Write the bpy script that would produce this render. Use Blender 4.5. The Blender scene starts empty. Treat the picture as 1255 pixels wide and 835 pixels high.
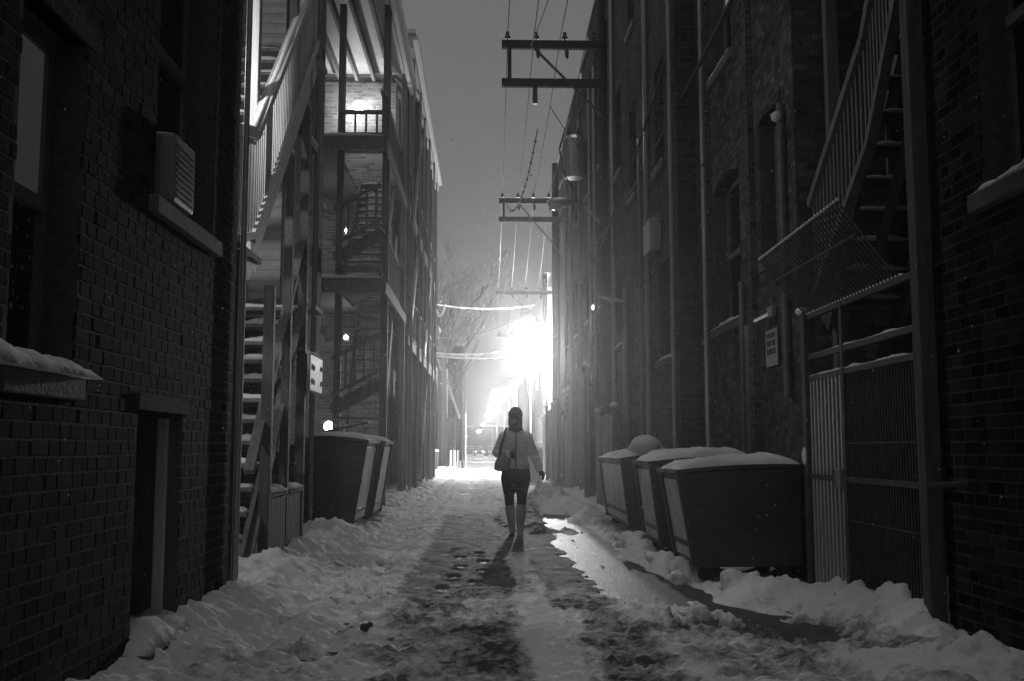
import bpy, bmesh, math, random
import numpy as np
from mathutils import Vector, Matrix
random.seed(7)
SC = bpy.context.scene
COL = SC.collection
R = math.radians
U = random.uniform

# ------------------------------------------------------------------ materials
def new_mat(name):
    m = bpy.data.materials.new(name); m.use_nodes = True
    nt = m.node_tree
    b = nt.nodes['Principled BSDF']
    return m, nt, b
def g3(v): return (v, v, v, 1)
def N(nt, t, **kw):
    n = nt.nodes.new(t)
    for k, v in kw.items():
        if hasattr(n, k): setattr(n, k, v)
        else: n.inputs[k].default_value = v
    return n
def ramp(nt, src, lo, hi, p0=0.3, p1=0.7):
    r = nt.nodes.new('ShaderNodeMapRange')
    r.inputs['From Min'].default_value = p0; r.inputs['From Max'].default_value = p1
    r.inputs['To Min'].default_value = lo; r.inputs['To Max'].default_value = hi
    nt.links.new(src, r.inputs['Value'])
    return r.outputs['Result']
def mat(name, lo, hi=None, rough=0.8, scale=8, bump=0.2, dist=0.01, stretch=(1,1,1), spec=0.3, metal=0, rough2=None):
    m, nt, b = new_mat(name)
    hi = lo*1.4 if hi is None else hi
    tc = nt.nodes.new('ShaderNodeTexCoord'); mp = nt.nodes.new('ShaderNodeMapping')
    mp.inputs['Scale'].default_value = stretch
    nt.links.new(tc.outputs['Object'], mp.inputs['Vector'])
    n = N(nt, 'ShaderNodeTexNoise', Scale=scale, Detail=6, Roughness=0.65)
    nt.links.new(mp.outputs[0], n.inputs['Vector'])
    v = ramp(nt, n.outputs['Fac'], lo, hi)
    nt.links.new(v, b.inputs['Base Color'])
    if rough2 is not None:
        nt.links.new(ramp(nt, n.outputs['Fac'], rough, rough2), b.inputs['Roughness'])
    else: b.inputs['Roughness'].default_value = rough
    b.inputs['Specular IOR Level'].default_value = spec
    b.inputs['Metallic'].default_value = metal
    if bump:
        n2 = N(nt, 'ShaderNodeTexNoise', Scale=scale*5, Detail=4)
        nt.links.new(mp.outputs[0], n2.inputs['Vector'])
        bp = N(nt, 'ShaderNodeBump', Strength=bump, Distance=dist)
        nt.links.new(n2.outputs['Fac'], bp.inputs['Height'])
        nt.links.new(bp.outputs[0], b.inputs['Normal'])
    return m
def brick_mat(name, lo, hi, mortar):
    """brick courses on any upright wall, whichever way it faces (world metres)"""
    m, nt, b = new_mat(name)
    L = nt.links.new
    ge = nt.nodes.new('ShaderNodeNewGeometry')
    sp = nt.nodes.new('ShaderNodeSeparateXYZ'); L(ge.outputs['Position'], sp.inputs[0])
    sn = nt.nodes.new('ShaderNodeSeparateXYZ'); L(ge.outputs['True Normal'], sn.inputs[0])
    ab = N(nt, 'ShaderNodeMath', operation='ABSOLUTE'); L(sn.outputs['X'], ab.inputs[0])
    gt = N(nt, 'ShaderNodeMath', operation='GREATER_THAN'); L(ab.outputs[0], gt.inputs[0]); gt.inputs[1].default_value = 0.5
    mx = nt.nodes.new('ShaderNodeMix'); L(gt.outputs[0], mx.inputs[0]); L(sp.outputs['X'], mx.inputs[2]); L(sp.outputs['Y'], mx.inputs[3])
    cb = nt.nodes.new('ShaderNodeCombineXYZ'); L(mx.outputs[0], cb.inputs[0]); L(sp.outputs['Z'], cb.inputs[1])
    wob = N(nt, 'ShaderNodeTexNoise', Scale=3.0, Detail=2); L(cb.outputs[0], wob.inputs['Vector'])
    vm = N(nt, 'ShaderNodeVectorMath', operation='MULTIPLY_ADD'); L(wob.outputs['Color'], vm.inputs[0]); vm.inputs[1].default_value = (.02,.02,0); L(cb.outputs[0], vm.inputs[2])
    br = N(nt, 'ShaderNodeTexBrick', Scale=1.0)
    br.inputs['Color1'].default_value = g3(lo); br.inputs['Color2'].default_value = g3(hi); br.inputs['Mortar'].default_value = g3(mortar)
    br.inputs['Mortar Size'].default_value = 0.007; br.inputs['Mortar Smooth'].default_value = .3
    br.inputs['Brick Width'].default_value = 0.21; br.inputs['Row Height'].default_value = 0.0705; br.inputs['Bias'].default_value = -.1
    L(vm.outputs[0], br.inputs['Vector'])
    st = N(nt, 'ShaderNodeTexNoise', Scale=0.9, Detail=5, Roughness=.6); L(cb.outputs[0], st.inputs['Vector'])
    s1 = ramp(nt, st.outputs['Fac'], .55, 1.3)
    mm = N(nt, 'ShaderNodeVectorMath', operation='SCALE'); L(br.outputs['Color'], mm.inputs[0]); L(s1, mm.inputs['Scale'])
    L(mm.outputs[0], b.inputs['Base Color'])
    b.inputs['Roughness'].default_value = .85; b.inputs['Specular IOR Level'].default_value = .1
    n2 = N(nt, 'ShaderNodeTexNoise', Scale=60, Detail=3); L(cb.outputs[0], n2.inputs['Vector'])
    ad = N(nt, 'ShaderNodeMath', operation='MULTIPLY_ADD'); L(n2.outputs['Fac'], ad.inputs[0]); ad.inputs[1].default_value = .3
    inv = N(nt, 'ShaderNodeMath', operation='SUBTRACT'); inv.inputs[0].default_value = 1; L(br.outputs['Fac'], inv.inputs[1]); L(inv.outputs[0], ad.inputs[2])
    bp = N(nt, 'ShaderNodeBump', Strength=.9, Distance=.012); L(ad.outputs[0], bp.inputs['Height']); L(bp.outputs[0], b.inputs['Normal'])
    return m
def tone_mat(name, lo, hi):
    """single bricks: colour from the per-brick tone attribute"""
    m, nt, b = new_mat(name); L = nt.links.new
    a = N(nt, 'ShaderNodeAttribute', attribute_name='tone')
    v = ramp(nt, a.outputs['Fac'], lo, hi, 0, 1)
    tc = nt.nodes.new('ShaderNodeTexCoord')
    st = N(nt, 'ShaderNodeTexNoise', Scale=1.3, Detail=6, Roughness=.65); L(tc.outputs['Object'], st.inputs['Vector'])
    mu = N(nt, 'ShaderNodeMath', operation='MULTIPLY'); L(v, mu.inputs[0]); L(ramp(nt, st.outputs['Fac'], .5, 1.4), mu.inputs[1])
    L(mu.outputs[0], b.inputs['Base Color'])
    b.inputs['Roughness'].default_value = .85; b.inputs['Specular IOR Level'].default_value = .06
    n2 = N(nt, 'ShaderNodeTexNoise', Scale=45, Detail=5); L(tc.outputs['Object'], n2.inputs['Vector'])
    bp = N(nt, 'ShaderNodeBump', Strength=.5, Distance=.005); L(n2.outputs['Fac'], bp.inputs['Height']); L(bp.outputs[0], b.inputs['Normal'])
    return m
def emis(name, strength):
    m = bpy.data.materials.new(name); m.use_nodes = True; nt = m.node_tree
    nt.nodes.clear()
    e = N(nt, 'ShaderNodeEmission', Strength=strength); e.inputs['Color'].default_value = (1,1,1,1)
    o = nt.nodes.new('ShaderNodeOutputMaterial'); nt.links.new(e.outputs[0], o.inputs[0])
    return m
def stripe_mat(name, lo, hi, axis, period, rough=.7):
    """clapboard / planks / quilting: a saw-tooth bump along one axis, with noise"""
    m = mat(name, lo, hi, rough=rough, scale=6, bump=0)
    nt = m.node_tree; L = nt.links.new; b = nt.nodes['Principled BSDF']
    ge = nt.nodes.new('ShaderNodeTexCoord'); sp = nt.nodes.new('ShaderNodeSeparateXYZ'); L(ge.outputs['Object'], sp.inputs[0])
    d = N(nt, 'ShaderNodeMath', operation='DIVIDE'); L(sp.outputs[axis], d.inputs[0]); d.inputs[1].default_value = period
    f = N(nt, 'ShaderNodeMath', operation='PINGPONG'); L(d.outputs[0], f.inputs[0]); f.inputs[1].default_value = .5
    s = N(nt, 'ShaderNodeMath', operation='POWER'); L(f.outputs[0], s.inputs[0]); s.inputs[1].default_value = .5
    bp = N(nt, 'ShaderNodeBump', Strength=1, Distance=period*.25); L(s.outputs[0], bp.inputs['Height']); L(bp.outputs[0], b.inputs['Normal'])
    return m

M = dict(
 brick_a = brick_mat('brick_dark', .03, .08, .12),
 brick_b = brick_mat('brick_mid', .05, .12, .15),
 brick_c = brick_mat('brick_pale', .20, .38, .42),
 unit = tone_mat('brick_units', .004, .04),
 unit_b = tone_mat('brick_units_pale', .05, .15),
 mortar = mat('mortar', .05, .11, scale=20, bump=.5, spec=.05),
 stone = mat('stone', .10, .17, scale=10, bump=.5),
 concrete = mat('concrete', .22, .34, scale=6, bump=.3),
 wood = mat('weathered_wood', .10, .22, rough=.75, scale=4, bump=.6, dist=.006, stretch=(6,6,.6)),
 wood_d = mat('dark_wood', .05, .12, rough=.7, scale=4, bump=.6, dist=.006, stretch=(6,6,.6)),
 wood_l = mat('painted_wood', .40, .60, rough=.55, scale=4, bump=.3, dist=.004, stretch=(5,5,.6)),
 frame = mat('window_frame_paint', .10, .2, rough=.5, scale=10, bump=.2),
 metal = mat('galvanised_metal', .35, .5, rough=.35, scale=12, bump=.1, metal=.7),
 dmetal = mat('dark_metal', .04, .09, rough=.5, scale=14, bump=.3, metal=.3),
 pale_metal = mat('pale_panel', .35, .75, rough=.4, scale=4, bump=.5, dist=.02, spec=.6, metal=.3),
 paint = mat('dumpster_paint', .015, .045, rough=.3, scale=3, bump=.6, dist=.02, spec=.5, rough2=.6),
 plastic = mat('lid_plastic', .03, .05, rough=.5, scale=10, bump=.2),
 rubber = mat('black_rubber', .02, .04, rough=.8, scale=20),
 wire = mat('cable', .03, .06, rough=.6, scale=20, bump=0),
 pole = mat('pole_wood', .02, .045, rough=.85, scale=5, bump=.8, stretch=(8,8,.7)),
 ceramic = mat('insulator', .03, .05, rough=.5, scale=5, bump=0, spec=.3),
 white = mat('white_paint', .6, .75, rough=.5, scale=10, bump=.1),
 bark = mat('bark', .012, .03, rough=.9, scale=10, bump=.8, stretch=(4,4,1)),
 siding = stripe_mat('clapboard', .30, .45, 'Z', .12),
 planks = stripe_mat('planks', .18, .34, 'Y', .15),
 roofing = mat('snowy_roof', .6, .8, rough=.8, scale=2),
 far = mat('far_wall', .03, .06, rough=.8, scale=3),
 blind = stripe_mat('window_blind', .45, .55, 'Z', .05),
 lit = emis('lit_window', .8),
 lit_dim = emis('dim_lit_window', .16),
 lit_curtain = emis('dim_lit_curtain', .024),
 bulb = emis('lamp_bulb', 60),
 bulb_s = emis('porch_bulb', 25),
 bulb_o = mat('unlit_lens', .5, .6, rough=.15, scale=4, bump=0, spec=.6),
 skin = mat('skin', .10, .14, rough=.5, scale=20, bump=.05),
 jacket = stripe_mat('quilted_jacket', .72, .85, 'Z', .075, .55),
 black = mat('black_cloth', .012, .022, rough=.9, scale=60, bump=.4, dist=.004),
 legging = mat('patterned_leggings', .01, .035, rough=.85, scale=30, bump=.3),
 boot = mat('grey_boots', .42, .55, rough=.6, scale=14, bump=.4),
 bag = mat('canvas_bag', .25, .36, rough=.75, scale=25, bump=.4),
 hair = mat('hair', .012, .03, rough=.5, scale=30, bump=.5, stretch=(6,6,.5)),
 knit = mat('knit', .012, .03, rough=.95, scale=80, bump=.8, dist=.006),
 car = mat('car_paint', .10, .12, rough=.25, scale=3, bump=0, spec=.6),
 sign = mat('sign_face', .30, .40, rough=.6, scale=15, bump=.1),
 ink = mat('sign_ink', .04, .07, rough=.6, scale=15, bump=0),
 mesh = mat('gate_mesh', .05, .1, rough=.6, scale=10, bump=.3, metal=.3),
 rail = mat('weathered_bars', .06, .12, rough=.5, scale=10, bump=.2, metal=.3),
 bars = mat('gate_bars', .45, .65, rough=.45, scale=10, bump=.3, metal=.3),
)
m, nt, b = new_mat('window_glass'); b.inputs['Base Color'].default_value = g3(.01); b.inputs['Roughness'].default_value = .08; b.inputs['Specular IOR Level'].default_value = .5
M['glass'] = m
# frosted, spotted glass
m = mat('frosted_glass', .02, .05, rough=.3, scale=6, bump=0); nt = m.node_tree; b = nt.nodes['Principled BSDF']
tc = nt.nodes.new('ShaderNodeTexCoord'); vo = N(nt, 'ShaderNodeTexNoise', Scale=26, Detail=2, Roughness=.6)
nt.links.new(tc.outputs['Object'], vo.inputs['Vector']); nt.links.new(ramp(nt, vo.outputs['Fac'], .025, .8, .62, .72), b.inputs['Base Color'])
M['frost'] = m
# snow
def snow_mat(name, use_attr):
    m, nt, b = new_mat(name); L = nt.links.new
    tc = nt.nodes.new('ShaderNodeTexCoord')
    n = N(nt, 'ShaderNodeTexNoise', Scale=3.0, Detail=7, Roughness=.65); L(tc.outputs['Object'], n.inputs['Vector'])
    base = ramp(nt, n.outputs['Fac'], .74, .92)
    if use_attr:
        a = N(nt, 'ShaderNodeAttribute', attribute_name='slush')
        n3 = N(nt, 'ShaderNodeTexNoise', Scale=14.0, Detail=5, Roughness=.7); L(tc.outputs['Object'], n3.inputs['Vector'])
        ad = N(nt, 'ShaderNodeMath', operation='ADD'); L(a.outputs['Fac'], ad.inputs[0]); L(ramp(nt, n3.outputs['Fac'], -.28, .28, .3, .7), ad.inputs[1])
        f = ramp(nt, ad.outputs[0], 0, 1, .25, .8)
        mx = nt.nodes.new('ShaderNodeMix'); L(f, mx.inputs[0]); L(base, mx.inputs[2]); mx.inputs[3].default_value = .085
        L(mx.outputs[0], b.inputs['Base Color'])
        L(ramp(nt, f, .85, .75, 0, 1), b.inputs['Roughness'])
    else:
        L(base, b.inputs['Base Color']); b.inputs['Roughness'].default_value = .75
    b.inputs['Specular IOR Level'].default_value = .12
    n2 = N(nt, 'ShaderNodeTexNoise', Scale=38, Detail=6, Roughness=.7); L(tc.outputs['Object'], n2.inputs['Vector'])
    bp = N(nt, 'ShaderNodeBump', Strength=.7, Distance=.02); L(n2.outputs['Fac'], bp.inputs['Height']); L(bp.outputs[0], b.inputs['Normal'])
    return m
M['snow'] = snow_mat('snow', False); M['snow_ground'] = snow_mat('trodden_snow', True)
# pavement with a wet channel
m, nt, b = new_mat('alley_concrete'); L = nt.links.new
ge = nt.nodes.new('ShaderNodeNewGeometry'); sp = nt.nodes.new('ShaderNodeSeparateXYZ'); L(ge.outputs['Position'], sp.inputs[0])
n = N(nt, 'ShaderNodeTexNoise', Scale=5, Detail=8, Roughness=.7); L(ge.outputs['Position'], n.inputs['Vector'])
L(ramp(nt, n.outputs['Fac'], .035, .085), b.inputs['Base Color'])
w = ramp(nt, sp.outputs['X'], 0, 1, 1.42, 1.30)
w2 = N(nt, 'ShaderNodeMath', operation='MULTIPLY'); L(w, w2.inputs[0]); L(ramp(nt, n.outputs['Fac'], 1, .55, .3, .75), w2.inputs[1])
L(ramp(nt, w2.outputs[0], .8, .5, 0, 1), b.inputs['Roughness']); b.inputs['Specular IOR Level'].default_value = .6
n2 = N(nt, 'ShaderNodeTexNoise', Scale=30, Detail=5, Roughness=.6); L(ge.outputs['Position'], n2.inputs['Vector'])
bp = N(nt, 'ShaderNodeBump', Strength=.6, Distance=.012); L(n2.outputs['Fac'], bp.inputs['Height']); L(bp.outputs[0], b.inputs['Normal'])
M['pave'] = m

# ------------------------------------------------------------------ mesh tools
class MB:
    def __init__(s): s.v = []; s.f = []; s.t = []
    def add(s, vs, fs, tone=0):
        o = len(s.v); s.v += [tuple(p) for p in vs]; s.f += [tuple(i+o for i in f) for f in fs]; s.t += [tone]*len(fs); return s
    def box(s, x0, x1, y0, y1, z0, z1, tone=0):
        vs = [(x,y,z) for z in (z0,z1) for y in (y0,y1) for x in (x0,x1)]
        return s.add(vs, [(0,2,3,1),(4,5,7,6),(0,1,5,4),(2,6,7,3),(0,4,6,2),(1,3,7,5)], tone)
    def hexa(s, vs, tone=0):
        return s.add(vs, [(0,2,3,1),(4,5,7,6),(0,1,5,4),(2,6,7,3),(0,4,6,2),(1,3,7,5)], tone)
    def bar(s, p, q, w, h=None, up=(0,0,1)):
        """rectangular bar from p to q, w across, h along 'up'"""
        h = w if h is None else h
        p, q, up = Vector(p), Vector(q), Vector(up); d = (q-p).normalized()
        sd = d.cross(up)
        if sd.length < 1e-4: sd = d.cross(Vector((1,0,0)))
        sd.normalize(); u = sd.cross(d).normalized()
        vs = []
        for c in (p, q):
            for a, b_ in ((-1,-1),(1,-1),(-1,1),(1,1)): vs.append(c + sd*(a*w/2) + u*(b_*h/2))
        return s.hexa([vs[0],vs[1],vs[2],vs[3],vs[4],vs[5],vs[6],vs[7]])
    def tube(s, pts, r, n=8, cap=True):
        pts = [Vector(p) for p in pts]; rs = r if isinstance(r, (list,tuple)) else [r]*len(pts)
        rings = []; prev = None
        for i, p in enumerate(pts):
            d = (pts[min(i+1,len(pts)-1)] - pts[max(i-1,0)]).normalized()
            a = Vector((0,0,1)) if abs(d.z) < .9 else Vector((1,0,0))
            if prev is not None: a = prev
            x = (a - d*a.dot(d))
            if x.length < 1e-5: x = d.orthogonal()
            x.normalize(); prev = x; y = d.cross(x)
            rings.append([p + (x*math.cos(2*math.pi*k/n) + y*math.sin(2*math.pi*k/n))*rs[i] for k in range(n)])
        vs = [v for r_ in rings for v in r_]; fs = []
        for i in range(len(pts)-1):
            for k in range(n):
                a, b_ = i*n+k, i*n+(k+1)%n; fs.append((a, b_, b_+n, a+n))
        if cap: fs.append(tuple(range(n-1,-1,-1))); fs.append(tuple(range((len(pts)-1)*n, len(pts)*n)))
        return s.add(vs, fs)
    def capsule(s, p, q, r0, r1, n=14, sq=(1,1,1)):
        """closed tapered limb with round ends"""
        p, q = Vector(p), Vector(q); d = q-p; L_ = d.length
        d = d/L_ if L_ > 1e-6 else Vector((0,0,1))
        pts, rs = [], []
        for k in range(5): a = -math.pi/2 + (k+.15)/5*math.pi/2; pts.append(p + d*r0*math.sin(a)); rs.append(r0*math.cos(a))
        pts.append(p); rs.append(r0); pts.append(q + d*1e-4); rs.append(r1)
        for k in range(5): a = (k+.85)/5*math.pi/2; pts.append(q + d*(1e-4 + r1*math.sin(a))); rs.append(r1*math.cos(a))
        return s.tube(pts, rs, n)
    def ell(s, c, r, n=16, m_=10, rot=None):
        c = Vector(c); vs = [];
        for i in range(1, m_):
            t = math.pi*i/m_
            for k in range(n):
                a = 2*math.pi*k/n; v = Vector((r[0]*math.sin(t)*math.cos(a), r[1]*math.sin(t)*math.sin(a), r[2]*math.cos(t)))
                if rot: v = rot @ v
                vs.append(c+v)
        top, bot = Vector((0,0,r[2])), Vector((0,0,-r[2]))
        if rot: top, bot = rot @ top, rot @ bot
        vs += [c+top, c+bot]; T, B = len(vs)-2, len(vs)-1; fs = []
        for k in range(n): fs.append((T, k, (k+1)%n)); fs.append((B, (m_-2)*n+(k+1)%n, (m_-2)*n+k))
        for i in range(m_-2):
            for k in range(n): a, b_ = i*n+k, i*n+(k+1)%n; fs.append((a, a+n, b_+n, b_))
        return s.add(vs, fs)
    def loft(s, rings, n=20):
        """rings: (cx,cy,cz,rx,ry) stacked in z"""
        vs = []; fs = []
        for cx, cy, cz, rx, ry in rings:
            vs += [(cx+rx*math.cos(2*math.pi*k/n), cy+ry*math.sin(2*math.pi*k/n), cz) for k in range(n)]
        for i in range(len(rings)-1):
            for k in range(n): a, b_ = i*n+k, i*n+(k+1)%n; fs.append((a, b_, b_+n, a+n))
        fs.append(tuple(range(n-1,-1,-1))); fs.append(tuple(range((len(rings)-1)*n, len(rings)*n)))
        return s.add(vs, fs)
    def build(s, name, m, parent=None, smooth=False, voxel=None, fix=True, tone=False, bevel=0):
        me = bpy.data.meshes.new(name); me.from_pydata(s.v, [], s.f)
        if fix:
            bm = bmesh.new(); bm.from_mesh(me); bmesh.ops.recalc_face_normals(bm, faces=bm.faces); bm.to_mesh(me); bm.free()
        if tone:
            at = me.attributes.new('tone', 'FLOAT', 'FACE'); at.data.foreach_set('value', s.t)
        if voxel:
            tmp = bpy.data.objects.new('tmp', me); COL.objects.link(tmp)
            md = tmp.modifiers.new('r', 'REMESH'); md.mode = 'VOXEL'; md.voxel_size = voxel
            sm = tmp.modifiers.new('s', 'SMOOTH'); sm.iterations = 4; sm.factor = .5
            dg = bpy.context.evaluated_depsgraph_get()
            me2 = bpy.data.meshes.new_from_object(tmp.evaluated_get(dg)); bpy.data.objects.remove(tmp); me = me2; me.name = name; smooth = True
            me.materials.clear()
        me.materials.append(M[m] if isinstance(m, str) else m)
        if smooth:
            me.shade_smooth()
        o = bpy.data.objects.new(name, me); COL.objects.link(o)
        if bevel:
            bv = o.modifiers.new('bevel', 'BEVEL'); bv.width = bevel; bv.segments = 2; bv.limit_method = 'ANGLE'
        if parent:
            o.parent = parent; o.location = -parent.location if parent.parent is None else (0,0,0)
        return o
def tag(o, label=None, cat=None, group=None, kind=None):
    if label: o['label'] = label
    if cat: o['category'] = cat
    if group: o['group'] = group
    if kind: o['kind'] = kind
    return o
def thing(name, loc, label, cat, group=None):
    o = bpy.data.objects.new(name, None); COL.objects.link(o); o.location = loc; o.empty_display_size = .1
    return tag(o, label, cat, group)
def children(o): return [c for c in bpy.data.objects if c.parent is o]
def copy_tree(o, parent=None):
    c = o.copy(); COL.objects.link(c)
    if parent: c.parent = parent
    for ch in children(o): copy_tree(ch, c)
    return c

# ------------------------------------------------------------------ numpy noise
def hash2(ix, iy, seed):
    h = (ix.astype(np.int64)*374761393 + iy.astype(np.int64)*668265263 + seed*974634777) & 0xffffffff
    h = ((h ^ (h >> 13)) * 1274126177) & 0xffffffff
    return ((h ^ (h >> 16)) & 0xffff) / 65535.0
def vnoise(x, y, seed=0):
    ix, iy = np.floor(x), np.floor(y); fx, fy = x-ix, y-iy
    fx = fx*fx*(3-2*fx); fy = fy*fy*(3-2*fy)
    a, b_ = hash2(ix, iy, seed), hash2(ix+1, iy, seed); c, d = hash2(ix, iy+1, seed), hash2(ix+1, iy+1, seed)
    return (a*(1-fx)+b_*fx)*(1-fy) + (c*(1-fx)+d*fx)*fy
def fbm(x, y, octv=5, seed=0, gain=.5):
    s = 0; a = 1; t = 0
    for i in range(octv):
        s = s + a*vnoise(x*2**i + 13.7*i, y*2**i - 7.1*i, seed+i); t += a; a *= gain
    return s/t
def sst(a, b_, x): t = np.clip((x-a)/(b_-a), 0, 1); return t*t*(3-2*t)

def heights(x, y):
    """snow thickness above the pavement and the slush (dirt) factor"""
    n1 = fbm(x*2.2, y*1.6, 5, 3); n2 = fbm(x*7, y*5, 4, 11); n3 = fbm(x*.7, y*.35, 4, 23); n4 = fbm(x*22, y*16, 3, 31)
    lump = np.abs(fbm(x*5, y*5, 4, 51)-.5)*2
    ex = x + (n1-.5)*.35 + (n2-.5)*.14                       # ragged x for lane edges
    near = 1-sst(15.5, 23, y)
    n5 = fbm(x*45, y*34, 3, 91)
    h = .035 + .03*(n1-.5)*2 + .055*(n2-.5) + .055*(n4-.5)*(1+.3*sst(-.5,-1,x)) + .02*(n5-.5)
    # cross ripples and tyre marks in the left lane
    rip = np.sin(y*5.2 + 6*n3 + x*1.5)*.5+.5
    h += .012*rip*sst(0, -.8, x)*near*sst(7.5,5.5,y)
    slush = .12 + .7*(fbm(x*3, y*4.5, 5, 71)-.42) + .25*(n2-.5)
    # cleared slushy lane
    lane = sst(-.78, -.62, ex)*sst(1.05, .9, ex)*near*sst(7.4, 8.6, y + (n1-.5)*2.0)
    es = x + (n1-.5)*.16 + (n2-.5)*.08; lane2 = sst(.20,.27, es)*(1-sst(.43,.50,es))             # snow strip kept in the lane
    lane = lane*(1-.85*lane2*sst(12,10,y))
    h = h*(1-lane) + lane*(.012 + .03*(n2-.5) + .012*(n4-.5))
    slush = slush*(1-lane) + lane*(.9 + .8*(n2-.5) + .35*(n4-.5))
    # near the camera: mixed, with dark tyre track right of the snow strip
    nearcam = sst(8.4, 6.8, y)
    tr = (sst(-.75,-.5, ex)*sst(.24,.14,es)*(.22+.4*n3) + sst(.5,.6,ex)*sst(1.05,.85,ex)*.5)*nearcam
    h -= tr*.03; slush += tr*1.0*(.5+n1)
    slush += nearcam*.14*(n3-.2)
    n6 = fbm(x*3.5, y*1.1, 4, 101); slush += .5*(n6-.5)*near; slush -= nearcam*lane2*.45
    h += nearcam*lump*.05*sst(-.6,.2,x)
    slush += sst(.75,1.0,ex)*sst(7.2,6.4,y)*(.25+.8*(n1-.5)) + sst(-.2,.1,ex)*sst(.9,.6,ex)*sst(7.6,6.6,y)*.15
    # far: trodden but white
    slush = slush*(.4+.6*near) - .2*(1-near)
    # right gutter: wet pavement bare
    e2 = x + (n2-.5)*.28 + (n1-.5)*.18
    wet = sst(.84, .97, e2)*sst(1.62, 1.42, x)*sst(7.5, 7.9, y + (n2-.5)*.9 + (x-1.0)*.4)*sst(19, 17.5, y)
    joint = np.exp(-((y-14.1)/.55)**4)*sst(1.35,1.2,x)
    h = h*(1-wet) - .03*wet + wet*.06*sst(.74,.86,n4*.6+n2*.5)
    h += joint*.055*sst(.9,1.0,x)*(n2*1.4) ; slush += joint*sst(.9,1.0,x)*.25
    # dark trench in front of the dumpsters
    tx = 1.62 + (8.2-y)*.16
    tr2 = np.exp(-((x-tx)/.17)**4)*sst(5.9,6.5,y + (n1-.5)*.5)*sst(13.5,11.5,y)
    h = h*(1-tr2) - .03*tr2
    DARK = lambda q: np.exp(-(((q[0]-1.72)/.46)**4 + ((q[1]-6.6)/.52)**4))
    tr3 = np.clip(DARK((x + (n1-.5)*.6 + (n2-.5)*.35 + (n4-.5)*.12, y + (n1-.5)*.9 + (n2-.5)*.5 + (x-1.7)*.25))*1.4, 0, 1)*sst(.68,.5,n2+.25*(n4-.5))
    # snow banks, (x, y, rx, ry, height)
    for bx, by, rx, ry, bh in [(1.2,19.6,.5,.75,.42),(1.55,18.4,.3,.5,.2),(1.65,16.3,.28,.9,.18),(1.0,21.3,.35,.8,.2),(.75,17.3,.16,1.6,.12),(.72,14.3,.14,.9,.09),
            (-2.0,12.4,.7,.9,.12),(-1.55,11.6,.5,.8,.06),(-2.0,10.2,.4,.8,.12),(-2.1,20,.5,1.6,.14),(-1.9,23,.4,2,.18),(-1.9,29,.4,3,.2),(2.15,23,.35,2.5,.2),(2.2,31,.4,4,.25),
            (2.1,7.75,.36,.3,.13),(2.6,7.0,.26,.75,.14),(2.62,6.2,.28,.5,.12),(1.0,6.6,.45,.5,.06),(2.4,5.0,.7,.45,.12),
            (1.62,10.9,.17,.3,.17),(1.72,9.75,.14,.2,.15),(1.8,9.05,.12,.16,.14),(-1.75,7.0,.35,1.2,.07),(-1.7,8.6,.4,.6,.12),(-2.4,8.0,.6,.8,.1)]:
        q = ((x-bx)/rx)**2 + ((y-by)/ry)**2
        f = np.exp(-q*1.1); h = h + bh*f*(.65 + .6*n2 + .5*lump) + .0
        slush = slush - .35*f*(1 if by < 14 else .0)
    for bx, by, rx, ry, bh in [(1.2,19.6,.6,.8,.4),(1.65,16.3,.3,.9,.2),(.75,17.3,.16,1.6,.1)]:
        slush = slush + .55*np.exp(-(((x-bx)/rx)**2 + ((y-by)/ry)**2)*1.1)*(.5+lump)
    h = h*(1-tr3) - .035*tr3; slush += .5*tr3
    # drift towards the walls
    h += .09*sst(-1.25,-1.85,x)*(.5+n1) + .05*sst(1.95,2.4,x)*sst(12,14,y)
    # boot prints: two trails down the left half and one behind the walker
    for x0_, ya_, yb_, st_ in ((-1.05,4.6,17,.37),(-.25,4.4,12,.40),(.42,14.2,24,.36)):
        k = 0; yy = ya_
        while yy < yb_:
            cx = x0_ + .11*(1 if k % 2 else -1) + .12*math.sin(yy*.9+x0_*5); w_ = np.abs(y-yy) < .5
            q = ((x-cx)/.055)**2 + ((y-yy)/.14)**2
            h = h - .035*np.exp(-q**2) + .012*np.exp(-((np.sqrt(q)-1.5)/.35)**2); yy += st_*(1+.1*math.sin(k*2.3)); k += 1
    # narrow tyre ruts on the left lane
    for rx_ in (-1.32,-.92):
        h = h - .022*np.exp(-((x-rx_-.06*np.sin(y*.35)+.03*(n1-.5))/.07)**4)*sst(4,6,y)*(.3+n3)
    # ruts far down the alley
    h += sst(20,26,y)*(.03*np.sin(x*5.2+2*n3)+.035*(n1-.5))
    return h, np.clip(slush, 0, 1)

# ------------------------------------------------------------------ ground
g = MB(); g.add([(-400,-60,-.06),(400,-60,-.06),(400,700,-.06),(-400,700,-.06)], [(0,1,2,3)])
tag(g.build('ground', 'snow'), kind='structure')
g = MB(); g.box(-3.6, 4.8, -4, 240, -.05, 0); tag(g.build('alley_pavement', 'pave'), kind='structure')
ys = [2.6]
while ys[-1] < 235: ys.append(ys[-1]*(1.0034 if ys[-1] < 40 else 1.008))
ys = np.array(ys); xs = np.linspace(-4.2, 4.6, 330)
X, Y = np.meshgrid(xs, ys); H, SL = heights(X, Y)
nx, ny = len(xs), len(ys)
me = bpy.data.meshes.new('snow_cover')
co = np.stack([X, Y, np.maximum(H, -.04)], -1).reshape(-1, 3)
idx = np.arange(nx*ny).reshape(ny, nx)
q = np.stack([idx[:-1,:-1], idx[:-1,1:], idx[1:,1:], idx[1:,:-1]], -1).reshape(-1, 4)
hq = H.reshape(-1)[q].max(1); q = q[hq > -.012]
me.vertices.add(len(co)); me.vertices.foreach_set('co', co.ravel())
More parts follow.
